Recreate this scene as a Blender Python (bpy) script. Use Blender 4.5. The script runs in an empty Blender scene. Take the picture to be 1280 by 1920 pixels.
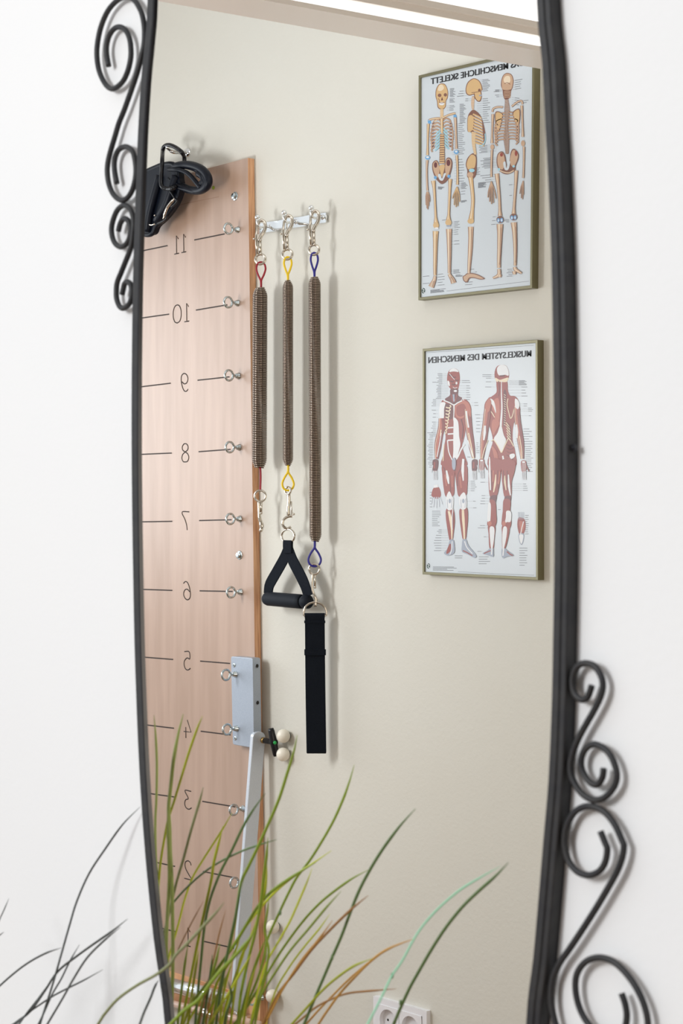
# The mirror shows the opposite wall of the room.  That wall and everything on it are built as solid, life-size
# geometry at their place in mirror space (turned left for right) behind the plane of the glass, so that each
# thing seen in the mirror is an object of its own and keeps its right place from any standpoint before the mirror.
import bpy, math, random
from mathutils import Vector, Matrix

# ------------------------------------------------------------------ camera, world, light, exposure
FPX = 3450.0                       # focal length in pixels of the 1280 x 1920 frame
TH = math.radians(48.06)           # the walls are seen at this angle
CT, ST = math.cos(TH), math.sin(TH)
CAMZ = 1.25
HOR = 960.0
MIR = 1.6 * CT                     # plane of the mirror glass
WALL_M = MIR + 0.011               # face of the white wall the mirror hangs on
WALL_B = 3.65 * CT                 # opposite wall, at its place in mirror space

scn = bpy.context.scene
COL = scn.collection
cd = bpy.data.cameras.new('camera')
cam = bpy.data.objects.new('camera', cd)
COL.objects.link(cam)
cam.location = (0, 0, CAMZ)
cam.rotation_euler = (math.pi / 2, 0, TH)
cd.sensor_fit = 'AUTO'
cd.sensor_width = 36.0
cd.lens = FPX / 1920.0 * 36.0
cd.clip_start = 0.02
cd.dof.use_dof = True
cd.dof.focus_distance = 3.6
cd.dof.aperture_fstop = 15.0
scn.camera = cam

scn.view_settings.view_transform = 'Standard'
scn.view_settings.look = 'None'
scn.view_settings.gamma = 1.0
scn.view_settings.use_curve_mapping = False
scn.view_settings.exposure = 0.06

world = bpy.data.worlds.new('daylight')
scn.world = world
world.use_nodes = True
wn = world.node_tree
wn.nodes.clear()
_tc = wn.nodes.new('ShaderNodeTexCoord')
_rp = wn.nodes.new('ShaderNodeValToRGB')
_rp.color_ramp.elements[0].position = 0.35
_rp.color_ramp.elements[0].color = (0.10, 0.080, 0.065, 1)
_rp.color_ramp.elements[1].position = 0.72
_rp.color_ramp.elements[1].color = (0.93, 0.97, 1.0, 1)
_mr = wn.nodes.new('ShaderNodeMapRange')
_mr.inputs[1].default_value = -1
_mr.inputs[2].default_value = 1
_bg = wn.nodes.new('ShaderNodeBackground')
_bg.inputs[1].default_value = 1.0
_wo = wn.nodes.new('ShaderNodeOutputWorld')
_dot = wn.nodes.new('ShaderNodeVectorMath')
_dot.operation = 'DOT_PRODUCT'
_dot.inputs[1].default_value = (-0.62, 0.10, 0.62)
wn.links.new(_tc.outputs['Generated'], _dot.inputs[0])
wn.links.new(_dot.outputs['Value'], _mr.inputs[0])
wn.links.new(_mr.outputs[0], _rp.inputs[0])
wn.links.new(_rp.outputs[0], _bg.inputs[0])
wn.links.new(_bg.outputs[0], _wo.inputs[0])


def area(name, loc, target, sx, sy, power, color=(1, 1, 1)):
    l = bpy.data.lights.new(name, 'AREA')
    l.shape = 'RECTANGLE'
    l.size, l.size_y = sx, sy
    l.energy = power
    l.color = color
    o = bpy.data.objects.new(name, l)
    COL.objects.link(o)
    o.location = loc
    o.rotation_euler = (Vector(target) - Vector(loc)).to_track_quat('-Z', 'Y').to_euler()
    return o


# daylight that falls on the white wall from the upper left, behind the camera's side
area('window_light_near', (-1.65, -1.65, 2.10), (-1.1, 1.08, 1.15), 0.7, 0.9, 50.5, (0.97, 0.985, 1.0))
# the same daylight in mirror space, falling on the beige wall with the board
area('window_light_far', (-3.25, 1.20, 1.42), (-2.80, 2.44, 1.10), 0.26, 0.5, 10.2, (0.96, 0.98, 1.0))
# the tall window at the far left of mirror space, whose light rakes along the wall and sheens on the board
area('window_light_side', (-4.9, 1.35, 1.55), (-3.0, 2.3, 1.15), 0.9, 0.95, 12.0, (0.93, 0.97, 1.0))
# warm fill added at the right of mirror space to brighten head and wall
area('fill_light_right', (-0.55, 1.65, 1.0), (-2.4, 2.3, 0.9), 0.6, 0.9, 8.5, (1.0, 0.90, 0.78))

RIGHT = Vector((CT, ST, 0))
TOCAM = Vector((ST, -CT, 0))
UP = Vector((0, 0, 1))
rnd = random.Random(4)


# ------------------------------------------------------------------ measuring helpers
def P(px, py, y):
    """the point of the vertical plane at distance y that the photograph shows at (px, py)"""
    x = (px - 640.0) / FPX
    t = y / (x * ST + CT)
    return Vector((t * (x * CT - ST), y, CAMZ + t * (HOR - py) / FPX))


def PH(px, py, h):
    """the point at height h above the camera's height"""
    x = (px - 640.0) / FPX
    t = h * FPX / (HOR - py)
    return Vector((t * (x * CT - ST), t * (x * ST + CT), CAMZ + h))


def PX(px, py, X):
    x = (px - 640.0) / FPX
    t = X / (x * CT - ST)
    return Vector((X, t * (x * ST + CT), CAMZ + t * (HOR - py) / FPX))


class Loc:
    """a hanging frame at a point: dx to the right, dy down, dw towards the room, in thousandths of its distance"""
    def __init__(self, px, py, y):
        self.o = P(px, py, y)
        self.px, self.py = px, py
        self.s = (self.o.y / ((px - 640.0) / FPX * ST + CT)) / FPX

    def __call__(self, px, py, dw=0.0):
        return self.o + RIGHT * ((px - self.px) * self.s) - UP * ((py - self.py) * self.s) + TOCAM * (dw * self.s)


def spline(pts, n=6, closed=False):
    pts = [Vector(p) for p in pts]
    out = []
    m = len(pts)
    rng = range(m) if closed else range(m - 1)
    for i in rng:
        if closed:
            p0, p1, p2, p3 = pts[(i - 1) % m], pts[i], pts[(i + 1) % m], pts[(i + 2) % m]
        else:
            p1, p2 = pts[i], pts[i + 1]
            p0 = pts[i - 1] if i > 0 else p1 * 2 - p2
            p3 = pts[i + 2] if i + 2 < m else p2 * 2 - p1
        for k in range(n):
            t = k / n
            out.append(0.5 * ((2 * p1) + (p2 - p0) * t + (2 * p0 - 5 * p1 + 4 * p2 - p3) * t * t + (3 * p1 - p0 - 3 * p2 + p3) * t ** 3))
    if not closed:
        out.append(pts[-1])
    return out


# ------------------------------------------------------------------ mesh building
class MB:
    def __init__(self):
        self.v, self.f, self.m, self.s = [], [], [], []

    def add(self, vs, fs, mi=0, smooth=False):
        b = len(self.v)
        self.v += [tuple(p) for p in vs]
        for f in fs:
            self.f.append(tuple(b + i for i in f))
            self.m.append(mi)
            self.s.append(smooth)
        return self

    def tube(self, pts, r, sides=10, closed=False, mi=0, smooth=True, flat=None):
        """flat = (axis, factor): squash the section along an axis"""
        pts = [Vector(p) for p in pts]
        n = len(pts)
        rs = r if isinstance(r, (list, tuple)) else [r] * n
        nrm = None
        vs = []
        for i, p in enumerate(pts):
            if closed:
                d = pts[(i + 1) % n] - pts[i - 1]
            else:
                d = pts[min(i + 1, n - 1)] - pts[max(i - 1, 0)]
            if d.length < 1e-9:
                d = Vector((0, 0, 1))
            d.normalize()
            if nrm is None:
                a = Vector((0, 0, 1)) if abs(d.z) < 0.9 else Vector((1, 0, 0))
                nrm = d.cross(a).normalized()
            nrm = (nrm - d * nrm.dot(d)).normalized()
            b = d.cross(nrm)
            for k in range(sides):
                a = 2 * math.pi * k / sides
                off = nrm * math.cos(a) * rs[i] + b * math.sin(a) * rs[i]
                if flat:
                    ax, fac = flat
                    off = off - ax * off.dot(ax) * (1 - fac)
                vs.append(p + off)
        fs = []
        for i in range(n if closed else n - 1):
            for k in range(sides):
                a, b2 = i * sides + k, i * sides + (k + 1) % sides
                c, d2 = ((i + 1) % n) * sides + (k + 1) % sides, ((i + 1) % n) * sides + k
                fs.append((a, b2, c, d2))
        if not closed:
            fs.append(tuple(range(sides - 1, -1, -1)))
            fs.append(tuple((n - 1) * sides + k for k in range(sides)))
        return self.add(vs, fs, mi, smooth)

    def ball(self, c, r, mi=0, seg=16, rings=10, scale=(1, 1, 1)):
        c = Vector(c)
        vs = [c + Vector((0, 0, r * scale[2]))]
        for i in range(1, rings):
            a = math.pi * i / rings
            for k in range(seg):
                b = 2 * math.pi * k / seg
                vs.append(c + Vector((r * math.sin(a) * math.cos(b) * scale[0], r * math.sin(a) * math.sin(b) * scale[1], r * math.cos(a) * scale[2])))
        vs.append(c - Vector((0, 0, r * scale[2])))
        fs = [(0, 1 + k, 1 + (k + 1) % seg) for k in range(seg)]
        for i in range(rings - 2):
            for k in range(seg):
                a, b = 1 + i * seg + k, 1 + i * seg + (k + 1) % seg
                fs.append((a, a + seg, b + seg, b))
        e = len(vs) - 1
        fs += [(e, 1 + (rings - 2) * seg + (k + 1) % seg, 1 + (rings - 2) * seg + k) for k in range(seg)]
        return self.add(vs, fs, mi, True)

    def lathe(self, c, axis, prof, seg=20, mi=0, smooth=True):
        """prof: list of (distance along axis, radius)"""
        c, axis = Vector(c), Vector(axis).normalized()
        a = Vector((0, 0, 1)) if abs(axis.z) < 0.9 else Vector((1, 0, 0))
        u = axis.cross(a).normalized()
        w = axis.cross(u)
        vs = []
        for d, r in prof:
            for k in range(seg):
                t = 2 * math.pi * k / seg
                vs.append(c + axis * d + (u * math.cos(t) + w * math.sin(t)) * r)
        fs = []
        for i in range(len(prof) - 1):
            for k in range(seg):
                fs.append((i * seg + k, i * seg + (k + 1) % seg, (i + 1) * seg + (k + 1) % seg, (i + 1) * seg + k))
        fs.append(tuple(range(seg - 1, -1, -1)))
        fs.append(tuple((len(prof) - 1) * seg + k for k in range(seg)))
        return self.add(vs, fs, mi, smooth)

    def prism(self, front, off, mi=0, smooth=False):
        """a polygon given a thickness"""
        n = len(front)
        off = Vector(off)
        vs = [Vector(p) for p in front] + [Vector(p) + off for p in front]
        fs = [tuple(range(n)), tuple(range(2 * n - 1, n - 1, -1))]
        fs += [(i, i + n, (i + 1) % n + n, (i + 1) % n) for i in range(n)]
        return self.add(vs, fs, mi, smooth)

    def box(self, lo, hi, mi=0):
        x0, y0, z0 = lo
        x1, y1, z1 = hi
        return self.prism([(x0, y0, z0), (x1, y0, z0), (x1, y0, z1), (x0, y0, z1)], (0, y1 - y0, 0), mi)

    def strap(self, pts, width, thick, axis, mi=0):
        """webbing along pts; width along axis"""
        pts = [Vector(p) for p in pts]
        ax = Vector(axis).normalized()
        n = len(pts)
        vs = []
        for i, p in enumerate(pts):
            d = (pts[min(i + 1, n - 1)] - pts[max(i - 1, 0)]).normalized()
            q = d.cross(ax).normalized()
            a2 = q.cross(d).normalized()
            w = width[i] if isinstance(width, list) else width
            for (e, g) in ((-1, -0.6), (-0.93, -1), (0.93, -1), (1, -0.6), (1, 0.6), (0.93, 1), (-0.93, 1), (-1, 0.6)):
                vs.append(p + a2 * (w / 2 * e) + q * (thick / 2 * g))
        fs = []
        for i in range(n - 1):
            for k in range(8):
                fs.append((i * 8 + k, i * 8 + (k + 1) % 8, (i + 1) * 8 + (k + 1) % 8, (i + 1) * 8 + k))
        fs.append(tuple(range(7, -1, -1)))
        fs.append(tuple((n - 1) * 8 + k for k in range(8)))
        return self.add(vs, fs, mi, False)

    def build(self, name, mats, parent=None, label=None, bevel=0.0):
        me = bpy.data.meshes.new(name)
        me.from_pydata(self.v, [], self.f)
        if not isinstance(mats, (list, tuple)):
            mats = [mats]
        for m in mats:
            me.materials.append(m)
        me.polygons.foreach_set('material_index', self.m)
        me.polygons.foreach_set('use_smooth', self.s)
        me.update()
        o = bpy.data.objects.new(name, me)
        COL.objects.link(o)
        if bevel:
            b = o.modifiers.new('bevel', 'BEVEL')
            b.width = bevel
            b.segments = 3
            b.limit_method = 'ANGLE'
            b.angle_limit = math.radians(40)
        if parent is not None:
            o.parent = parent
            o.matrix_parent_inverse = Matrix.Translation(-parent.location)
        if label:
            o['label'] = label
        return o


def tag(o, label=None, cat=None, group=None, kind=None):
    if label:
        o['label'] = label
    if cat:
        o['category'] = cat
    if group:
        o['group'] = group
    if kind:
        o['kind'] = kind
    return o


def thing(name, loc, label, cat, group=None):
    o = bpy.data.objects.new(name, None)
    o.empty_display_size = 0.03
    COL.objects.link(o)
    o.location = loc
    return tag(o, label, cat, group)


# ------------------------------------------------------------------ materials
def mat(name, col, rough=0.5, metal=0.0, spec=0.5, coat=0.0, emit=None, estr=0.0):
    m = bpy.data.materials.new(name)
    m.use_nodes = True
    b = m.node_tree.nodes['Principled BSDF']
    b.inputs['Base Color'].default_value = (*col, 1)
    b.inputs['Roughness'].default_value = rough
    b.inputs['Metallic'].default_value = metal
    b.inputs['Specular IOR Level'].default_value = spec
    b.inputs['Coat Weight'].default_value = coat
    if emit:
        b.inputs['Emission Color'].default_value = (*emit, 1)
        b.inputs['Emission Strength'].default_value = estr
    return m


def noisy(m, scale, c1, c2, stretch=(1, 1, 1), bump=0.0, detail=4, lo=0.35, hi=0.65, bscale=None):
    nt = m.node_tree
    b = nt.nodes['Principled BSDF']
    tc = nt.nodes.new('ShaderNodeTexCoord')
    mp = nt.nodes.new('ShaderNodeMapping')
    mp.inputs['Scale'].default_value = stretch
    nz = nt.nodes.new('ShaderNodeTexNoise')
    nz.inputs['Scale'].default_value = scale
    nz.inputs['Detail'].default_value = detail
    rp = nt.nodes.new('ShaderNodeValToRGB')
    rp.color_ramp.elements[0].position = lo
    rp.color_ramp.elements[0].color = (*c1, 1)
    rp.color_ramp.elements[1].position = hi
    rp.color_ramp.elements[1].color = (*c2, 1)
    nt.links.new(tc.outputs['Object'], mp.inputs[0])
    nt.links.new(mp.outputs[0], nz.inputs['Vector'])
    nt.links.new(nz.outputs['Fac'], rp.inputs[0])
    nt.links.new(rp.outputs[0], b.inputs['Base Color'])
    if bump:
        n2 = nt.nodes.new('ShaderNodeTexNoise')
        n2.inputs['Scale'].default_value = bscale or scale
        n2.inputs['Detail'].default_value = 3
        nt.links.new(tc.outputs['Object'], n2.inputs['Vector'])
        bp = nt.nodes.new('ShaderNodeBump')
        bp.inputs['Strength'].default_value = bump
        bp.inputs['Distance'].default_value = 0.002
        nt.links.new(n2.outputs['Fac'], bp.inputs['Height'])
        nt.links.new(bp.outputs[0], b.inputs['Normal'])
    return m


M = {}
M['white_wall'] = noisy(mat('white_plaster', (0.86, 0.86, 0.86), 0.9, spec=0.2), 1.5, (0.85, 0.855, 0.86), (0.88, 0.88, 0.875), bump=0.12, bscale=160)
M['beige_wall'] = noisy(mat('beige_plaster', (0.66, 0.61, 0.50), 0.85, spec=0.25), 1.2, (0.66, 0.637, 0.567), (0.675, 0.665, 0.607), bump=0.25, bscale=140)
M['white_paint'] = mat('white_gloss_paint', (0.84, 0.79, 0.745), 0.35)
M['daylight'] = mat('glowing_white', (1, 1, 1), 0.4, emit=(1, 1, 1), estr=1.1)  # emission stands in for strong light on a white face
M['black_iron'] = noisy(mat('black_iron', (0.03, 0.03, 0.032), 0.48, spec=0.32), 60, (0.026, 0.026, 0.029), (0.038, 0.037, 0.037))
M['black_edge'] = mat('black_glass_edge', (0.004, 0.004, 0.010), 0.3)
M['wood'] = noisy(mat('maple_ply_face', (0.6, 0.45, 0.36), 0.42, spec=0.9, coat=0.5), 5.0, (0.36, 0.225, 0.150), (0.43, 0.280, 0.200), stretch=(7, 1, 0.6), detail=8)
M['wood'].node_tree.nodes['Principled BSDF'].inputs['Coat Roughness'].default_value = 0.30
M['ply_edge'] = noisy(mat('plywood_edge', (0.6, 0.3, 0.15), 0.55), 9.0, (0.50, 0.23, 0.11), (0.76, 0.44, 0.24), stretch=(1, 40, 1.5), detail=5)
M['burn'] = mat('burnt_line', (0.030, 0.018, 0.014), 0.7)
M['faint'] = mat('pencil_line', (0.33, 0.20, 0.14), 0.7)
M['chrome'] = mat('chrome', (0.80, 0.82, 0.83), 0.10, 1.0)
M['zinc'] = mat('zinc_plate', (0.55, 0.62, 0.64), 0.18, 1.0)
M['nickel'] = mat('nickel', (0.60, 0.545, 0.47), 0.12, 1.0)
M['spring'] = mat('spring_steel', (0.28, 0.225, 0.185), 0.20, 1.0)
M['alu'] = noisy(mat('silver_lacquer', (0.40, 0.43, 0.48), 0.42, 0.5), 600, (0.36, 0.405, 0.475), (0.41, 0.455, 0.52))
M['alu_arm'] = noisy(mat('pale_silver_lacquer', (0.52, 0.55, 0.60), 0.40, 0.4), 600, (0.56, 0.60, 0.66), (0.62, 0.66, 0.72))
M['brass'] = mat('brass', (0.55, 0.36, 0.13), 0.3, 1.0)
M['red_cord'] = mat('red_cord', (0.30, 0.006, 0.018), 0.5)
M['yellow_cord'] = mat('yellow_cord', (0.82, 0.56, 0.01), 0.5)
M['blue_cord'] = mat('blue_cord', (0.018, 0.014, 0.22), 0.5)
M['webbing'] = noisy(mat('black_webbing', (0.008, 0.010, 0.015), 0.8, spec=0.12), 900, (0.003, 0.005, 0.009), (0.008, 0.011, 0.017))
M['foam'] = mat('black_foam', (0.006, 0.009, 0.015), 0.65, spec=0.2)
M['leather'] = mat('black_padding', (0.002, 0.004, 0.010), 0.42, spec=0.22)
M['black_plastic'] = mat('black_plastic', (0.004, 0.004, 0.006), 0.3, spec=0.35)
M['green_dot'] = mat('green_plastic', (0.02, 0.42, 0.09), 0.4)
M['green_tag'] = mat('olive_sticker', (0.22, 0.27, 0.01), 0.5)
M['cream'] = mat('cream_ball', (0.84, 0.79, 0.68), 0.35)
M['socket'] = mat('socket_plastic', (0.80, 0.80, 0.83), 0.3)
M['dark_hole'] = mat('dark_hole', (0.02, 0.018, 0.016), 0.8)
M['olive_frame'] = mat('olive_metal_frame', (0.17, 0.155, 0.085), 0.38, 0.35)
M['paper'] = mat('poster_paper', (0.57, 0.62, 0.66), 0.35)
M['ink'] = mat('black_ink', (0.012, 0.012, 0.015), 0.5)
M['ink2'] = mat('grey_ink', (0.16, 0.17, 0.19), 0.5)
M['bone'] = mat('bone_print', (0.60, 0.40, 0.19), 0.4)
M['bone2'] = mat('pale_bone_print', (0.52, 0.34, 0.22), 0.4)
M['bone_d'] = mat('dark_bone_print', (0.20, 0.085, 0.055), 0.4)
M['bone_l'] = mat('light_bone_print', (0.72, 0.60, 0.44), 0.4)
M['cart'] = mat('cartilage_print', (0.30, 0.56, 0.66), 0.4)
M['blue_p'] = mat('blue_print', (0.12, 0.34, 0.62), 0.4)
M['mus'] = mat('muscle_print', (0.27, 0.045, 0.030), 0.4)
M['mus_d'] = mat('dark_muscle_print', (0.12, 0.022, 0.022), 0.4)
M['mus_l'] = mat('light_muscle_print', (0.42, 0.12, 0.075), 0.4)
M['tend'] = mat('tendon_print', (0.70, 0.71, 0.72), 0.4)
M['tend2'] = mat('cream_tendon_print', (0.72, 0.60, 0.42), 0.4)
M['tend_g'] = mat('grey_tendon_print', (0.30, 0.34, 0.42), 0.4)
M['logo'] = mat('logo_print', (0.02, 0.06, 0.05), 0.4)
M['pink_dowel'] = mat('lacquered_dowel', (0.72, 0.50, 0.40), 0.25, coat=0.5)
M['planter'] = noisy(mat('grey_planter', (0.25, 0.25, 0.25), 0.8), 30, (0.22, 0.22, 0.22), (0.29, 0.28, 0.27))
M['soil'] = noisy(mat('soil', (0.05, 0.035, 0.025), 1.0), 60, (0.03, 0.02, 0.015), (0.08, 0.055, 0.04), bump=0.8)
M['floor'] = noisy(mat('floor_boards', (0.30, 0.19, 0.12), 0.4), 3, (0.24, 0.15, 0.09), (0.34, 0.22, 0.14), stretch=(1, 12, 1))
GR = {
    'shade_grey': (0.055, 0.060, 0.055), 'olive': (0.36, 0.40, 0.010), 'green': (0.21, 0.30, 0.020),  # the grey carries the shadow side of the near blades in its colour
    'deep': (0.10, 0.175, 0.055), 'pale': (0.31, 0.38, 0.11), 'lime': (0.52, 0.58, 0.03),
    'brown': (0.32, 0.15, 0.04), 'orange': (0.52, 0.27, 0.05), 'cyan': (0.28, 0.62, 0.40), 'greygreen': (0.24, 0.26, 0.12),
}
for k_, c_ in GR.items():
    M['g_' + k_] = mat('grass_' + k_, c_, 0.45)

# ------------------------------------------------------------------ the setting
def oval_pts(offset, y, n=120):
    """outline of the mirror, shifted outwards by offset, in the plane y"""
    out = []
    for c, nrm in OVAL:
        out.append(Vector((c[0] + nrm[0] * offset, y, c[1] + nrm[1] * offset)))
    return out


# inner front edge of the frame as measured on both sides; the ends above and below the picture are carried on round
yF = MIR - 0.0025
L_IN = [(287.5, 0), (282.5, 75), (275.5, 150), (269.5, 250), (264.5, 380), (260, 530), (258, 680), (257.5, 800), (258, 900), (259.5, 1020), (262, 1160), (265, 1270), (272, 1440), (283, 1600), (299, 1760), (320, 1920)]
R_IN = [(1005.5, 0), (1016, 120), (1022, 240), (1025.5, 300), (1031, 420), (1034.5, 540), (1037, 700), (1038.5, 830), (1039, 960), (1038.5, 1080), (1036.5, 1200), (1034, 1320), (1028, 1460), (1018, 1580), (1008, 1700), (999, 1800), (986, 1920)]
lp = [P(a, b, yF) for a, b in L_IN]
rp_ = [P(a, b, yF) for a, b in R_IN]
cx = (lp[7].x + rp_[7].x) / 2


def end_arc(a, b, zs, sgn):
    """a rounded end from point a over to point b"""
    pts = []
    for k in range(1, 16):
        t = k / 16 * math.pi
        mid = (a + b) / 2
        h = (a - b) / 2
        pts.append(Vector((mid.x + h.x * math.cos(t), yF, mid.z + h.z * math.cos(t) + sgn * zs * math.sin(t) ** 0.8)))
    return pts


ring = rp_ + end_arc(rp_[-1], lp[-1], 0.45, -1) + lp[::-1] + end_arc(lp[0], rp_[0], 0.50, 1)
ring = spline(ring, 4, True)
OVAL = []
for i in range(len(ring)):
    d = ring[(i + 1) % len(ring)] - ring[i - 1]
    d = Vector((d.x, d.z)).normalized()
    nrm = Vector((-d.y, d.x))
    c = Vector((ring[i].x, ring[i].z))
    if nrm.dot(c - Vector((cx, 1.25))) < 0:
        nrm = -nrm
    OVAL.append(((c.x, c.y), (nrm.x, nrm.y)))


def holed_wall(x0, x1, z0, z1, y0, y1, off0, off1):
    """a wall with the mirror's opening; the opening widens from off0 at y0 to off1 at y1"""
    m = MB()
    a, b = oval_pts(off0, y0), oval_pts(off1, y1)
    cz = 1.2

    def rim(p, y):
        d = Vector((p.x - cx, p.z - cz))
        t = min((x1 - cx) / d.x if d.x > 1e-9 else 1e9, (x0 - cx) / d.x if d.x < -1e-9 else 1e9,
                (z1 - cz) / d.y if d.y > 1e-9 else 1e9, (z0 - cz) / d.y if d.y < -1e-9 else 1e9)
        return Vector((cx + d.x * t, y, cz + d.y * t))
    n = len(a)
    for lay, y in ((a, y0), (b, y1)):
        vs = lay + [rim(p, y) for p in lay]
        m.add(vs, [(i, (i + 1) % n, n + (i + 1) % n, n + i) for i in range(n)])
    m.add(a + b, [(i, (i + 1) % n, n + (i + 1) % n, n + i) for i in range(n)])
    # corners
    for y in (y0, y1):
        for (X, Z) in ((x0, z0), (x1, z0), (x1, z1), (x0, z1)):
            cands = sorted((rim(p, y) for p in a), key=lambda q: (q.x - X) ** 2 + (q.z - Z) ** 2)
            e1 = min((q for q in cands if abs(q.x - X) < 1e-6), key=lambda q: abs(q.z - Z), default=None)
            e2 = min((q for q in cands if abs(q.z - Z) < 1e-6), key=lambda q: abs(q.x - X), default=None)
            if e1 is not None and e2 is not None:
                m.add([e1, Vector((X, y, Z)), e2], [(0, 1, 2)])
    return m


wf = holed_wall(-3.2, 0.9, 0.0, 2.7, WALL_M, WALL_M + 0.003, 0.0115, 0.017).build('wall_front', M['white_wall'])
tag(wf, kind='structure')
wb = MB().box((-4.6, WALL_B, 0), (0.9, WALL_B + 0.12, 2.7)).build('wall_back', M['beige_wall'])
tag(wb, kind='structure')
cl = MB().box((-4.6, WALL_M + 0.003, 2.62), (0.9, WALL_B, 2.70)).build('ceiling', M['white_wall'])
tag(cl, kind='structure')
fl = MB().box((-4.6, -2.2, -0.05), (0.9, WALL_B + 0.12, 0)).build('floor', M['floor'])
tag(fl, kind='structure')

# door head that runs out from the beige wall, with a glow put in for the brightly lit white above it
HH = 0.75
A0, A1 = PH(295, 2, HH), PH(1012, 129, HH)
B1, B2 = PH(780, 55, HH), PH(1012, 94, HH)
d_ = (A1 - A0).normalized()
perp = Vector((d_.y, -d_.x, 0))
wid = (B1 - A0).dot(perp) * 0.5 + (B2 - A0).dot(perp) * 0.5
tw = (WALL_B - 0.0 - A0.y) / d_.y
e0 = A0 - d_ * ((A0.y - (WALL_M + 0.05)) / d_.y)
e1 = A0 + d_ * tw


def bar_profile(o0, o1, z0, z1):
    """a length of the head between offsets o0..o1 from its far edge and heights z0..z1"""
    a = [e0 + perp * o0 + UP * z0, e0 + perp * o1 + UP * z0, e0 + perp * o1 + UP * z1, e0 + perp * o0 + UP * z1]
    ta = lambda p: p + d_ * ((WALL_B - p.y) / d_.y)
    vs = a + [ta(p) for p in a]
    return vs, [(0, 1, 2, 3), (7, 6, 5, 4), (0, 4, 5, 1), (1, 5, 6, 2), (2, 6, 7, 3), (3, 7, 4, 0)]


mb = MB().add(*bar_profile(0.0, wid, 0.0, 0.008))
mb.add(*bar_profile(0.0, wid - 0.018, 0.008, 0.10))
mb.add(*bar_profile(wid - 0.018, wid - 0.003, 0.026, 0.036))
mb.add(*bar_profile(wid - 0.018, wid + 0.004, 0.036, 0.046))
trim = mb.build('trim_1', M['white_paint'])
tag(trim, kind='structure')
glow = MB().add(*bar_profile(wid - 0.018, wid - 0.010, 0.008, 0.026)).add(*bar_profile(wid - 0.018, wid - 0.010, 0.046, 0.60)).build('glow_face_1', M['daylight'])
tag(glow, kind='structure')

# ------------------------------------------------------------------ the mirror
mirror = thing('wall_mirror', (cx, MIR, 1.25), 'tall oval wall mirror in a black iron frame with curled scrollwork, on the white wall', 'mirror')
FW = 0.0127


def sweep(secs, mi=0, smooth=False):
    m = MB()
    rows = [oval_pts(o, y) for o, y in secs]
    n = len(rows[0])
    k = len(rows)
    vs = [p for r in rows for p in r]
    fs = []
    for j in range(k):
        j2 = (j + 1) % k
        for i in range(n):
            fs.append((j * n + i, j * n + (i + 1) % n, j2 * n + (i + 1) % n, j2 * n + i))
    return m.add(vs, fs, mi, smooth)


yb = WALL_M
fr = sweep([(0.0, yF + 0.0008), (0.0008, yF), (FW * 0.50, yF), (FW * 0.56, yF + 0.0012), (FW - 0.001, yF + 0.0012), (FW, yF + 0.002), (FW, yb), (FW - 0.0012, yb), (0.0008, MIR + 0.0025), (0.0, MIR + 0.0022)])
fr.build('frame', M['black_iron'], mirror)
ge = sweep([(-0.0006, yF + 0.0006), (0.0004, yF + 0.0006), (0.0004, MIR + 0.0026), (-0.0006, MIR + 0.0026)])
ge.build('glass_edge', M['black_edge'], mirror, label='dark bevelled edge of the mirror glass')
sc = MB().lathe(P(1075, 840, MIR + 0.004) + Vector((0.0016, 0, 0)), (1, 0, 0), [(-0.001, 0.0028), (0.0006, 0.0026)], 16)
sc.build('screw', M['black_edge'], mirror, label='dark screw head in the side of the frame')

yS = MIR + 0.003


def scroll(pts, sx, ox, oy, r=0.0025):
    w = [P(ox + a / sx, oy + b / sx, yS) for a, b in pts]
    return spline(w, 5)


s1 = [(325, 1190), (290, 1000), (285, 830), (330, 650), (420, 520), (525, 485), (630, 545), (700, 700), (725, 900), (715, 1080), (660, 1300), (560, 1490), (400, 1600), (270, 1520), (160, 1300), (115, 1050), (120, 800), (180, 500), (290, 230), (420, 60), (560, -40), (700, -50), (800, 20), (880, 150), (935, 300), (965, 500), (968, 700), (945, 880), (905, 1050), (850, 1260), (780, 1480), (640, 1880)]
s1b = [(540, 250), (460, 450), (400, 650), (340, 850), (300, 1000), (275, 1150), (275, 1300), (310, 1480), (380, 1620), (480, 1700), (570, 1690), (650, 1600), (710, 1450), (740, 1250), (725, 1050), (680, 900), (580, 830), (470, 870), (410, 970), (385, 1100), (395, 1250), (430, 1430)]
w1 = [P(170 + a / 9.6, b / 9.6, yS) for a, b in s1] + [P(170 + a / 8.727, 180 + b / 8.727, yS) for a, b in s1b]
MB().tube(spline(w1, 5), 0.0028, 12).build('scroll', M['black_iron'], mirror, label='long double-ended iron scroll at the upper left')
s2 = [(415, 590), (445, 470), (500, 400), (560, 430), (592, 530), (588, 650), (560, 740), (500, 810), (430, 820), (360, 760), (320, 650), (315, 520), (350, 380), (410, 260), (500, 200), (580, 240), (625, 330), (645, 450), (635, 620), (610, 800), (580, 900), (520, 1050), (460, 1200), (400, 1350), (385, 1480), (390, 1600), (430, 1710), (490, 1745), (560, 1700), (605, 1620), (618, 1500), (605, 1400), (560, 1350), (510, 1375), (492, 1440), (470, 1540)]
MB().tube(scroll(s2, 8.0, 170, 360), 0.0028, 12).build('scroll', M['black_iron'], mirror, label='small iron scroll below it on the left edge')
s3 = [(590, 390), (575, 440), (550, 495), (505, 512), (450, 470), (425, 380), (435, 290), (475, 220), (540, 200), (615, 225), (670, 310), (685, 400), (660, 500), (600, 620), (520, 760), (460, 880), (420, 1000), (408, 1100), (430, 1200), (500, 1310), (600, 1370), (700, 1350), (780, 1260), (805, 1160), (780, 1050), (720, 950), (620, 895), (540, 930), (500, 1020), (510, 1120), (570, 1215), (635, 1240), (680, 1180), (692, 1100)]
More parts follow.
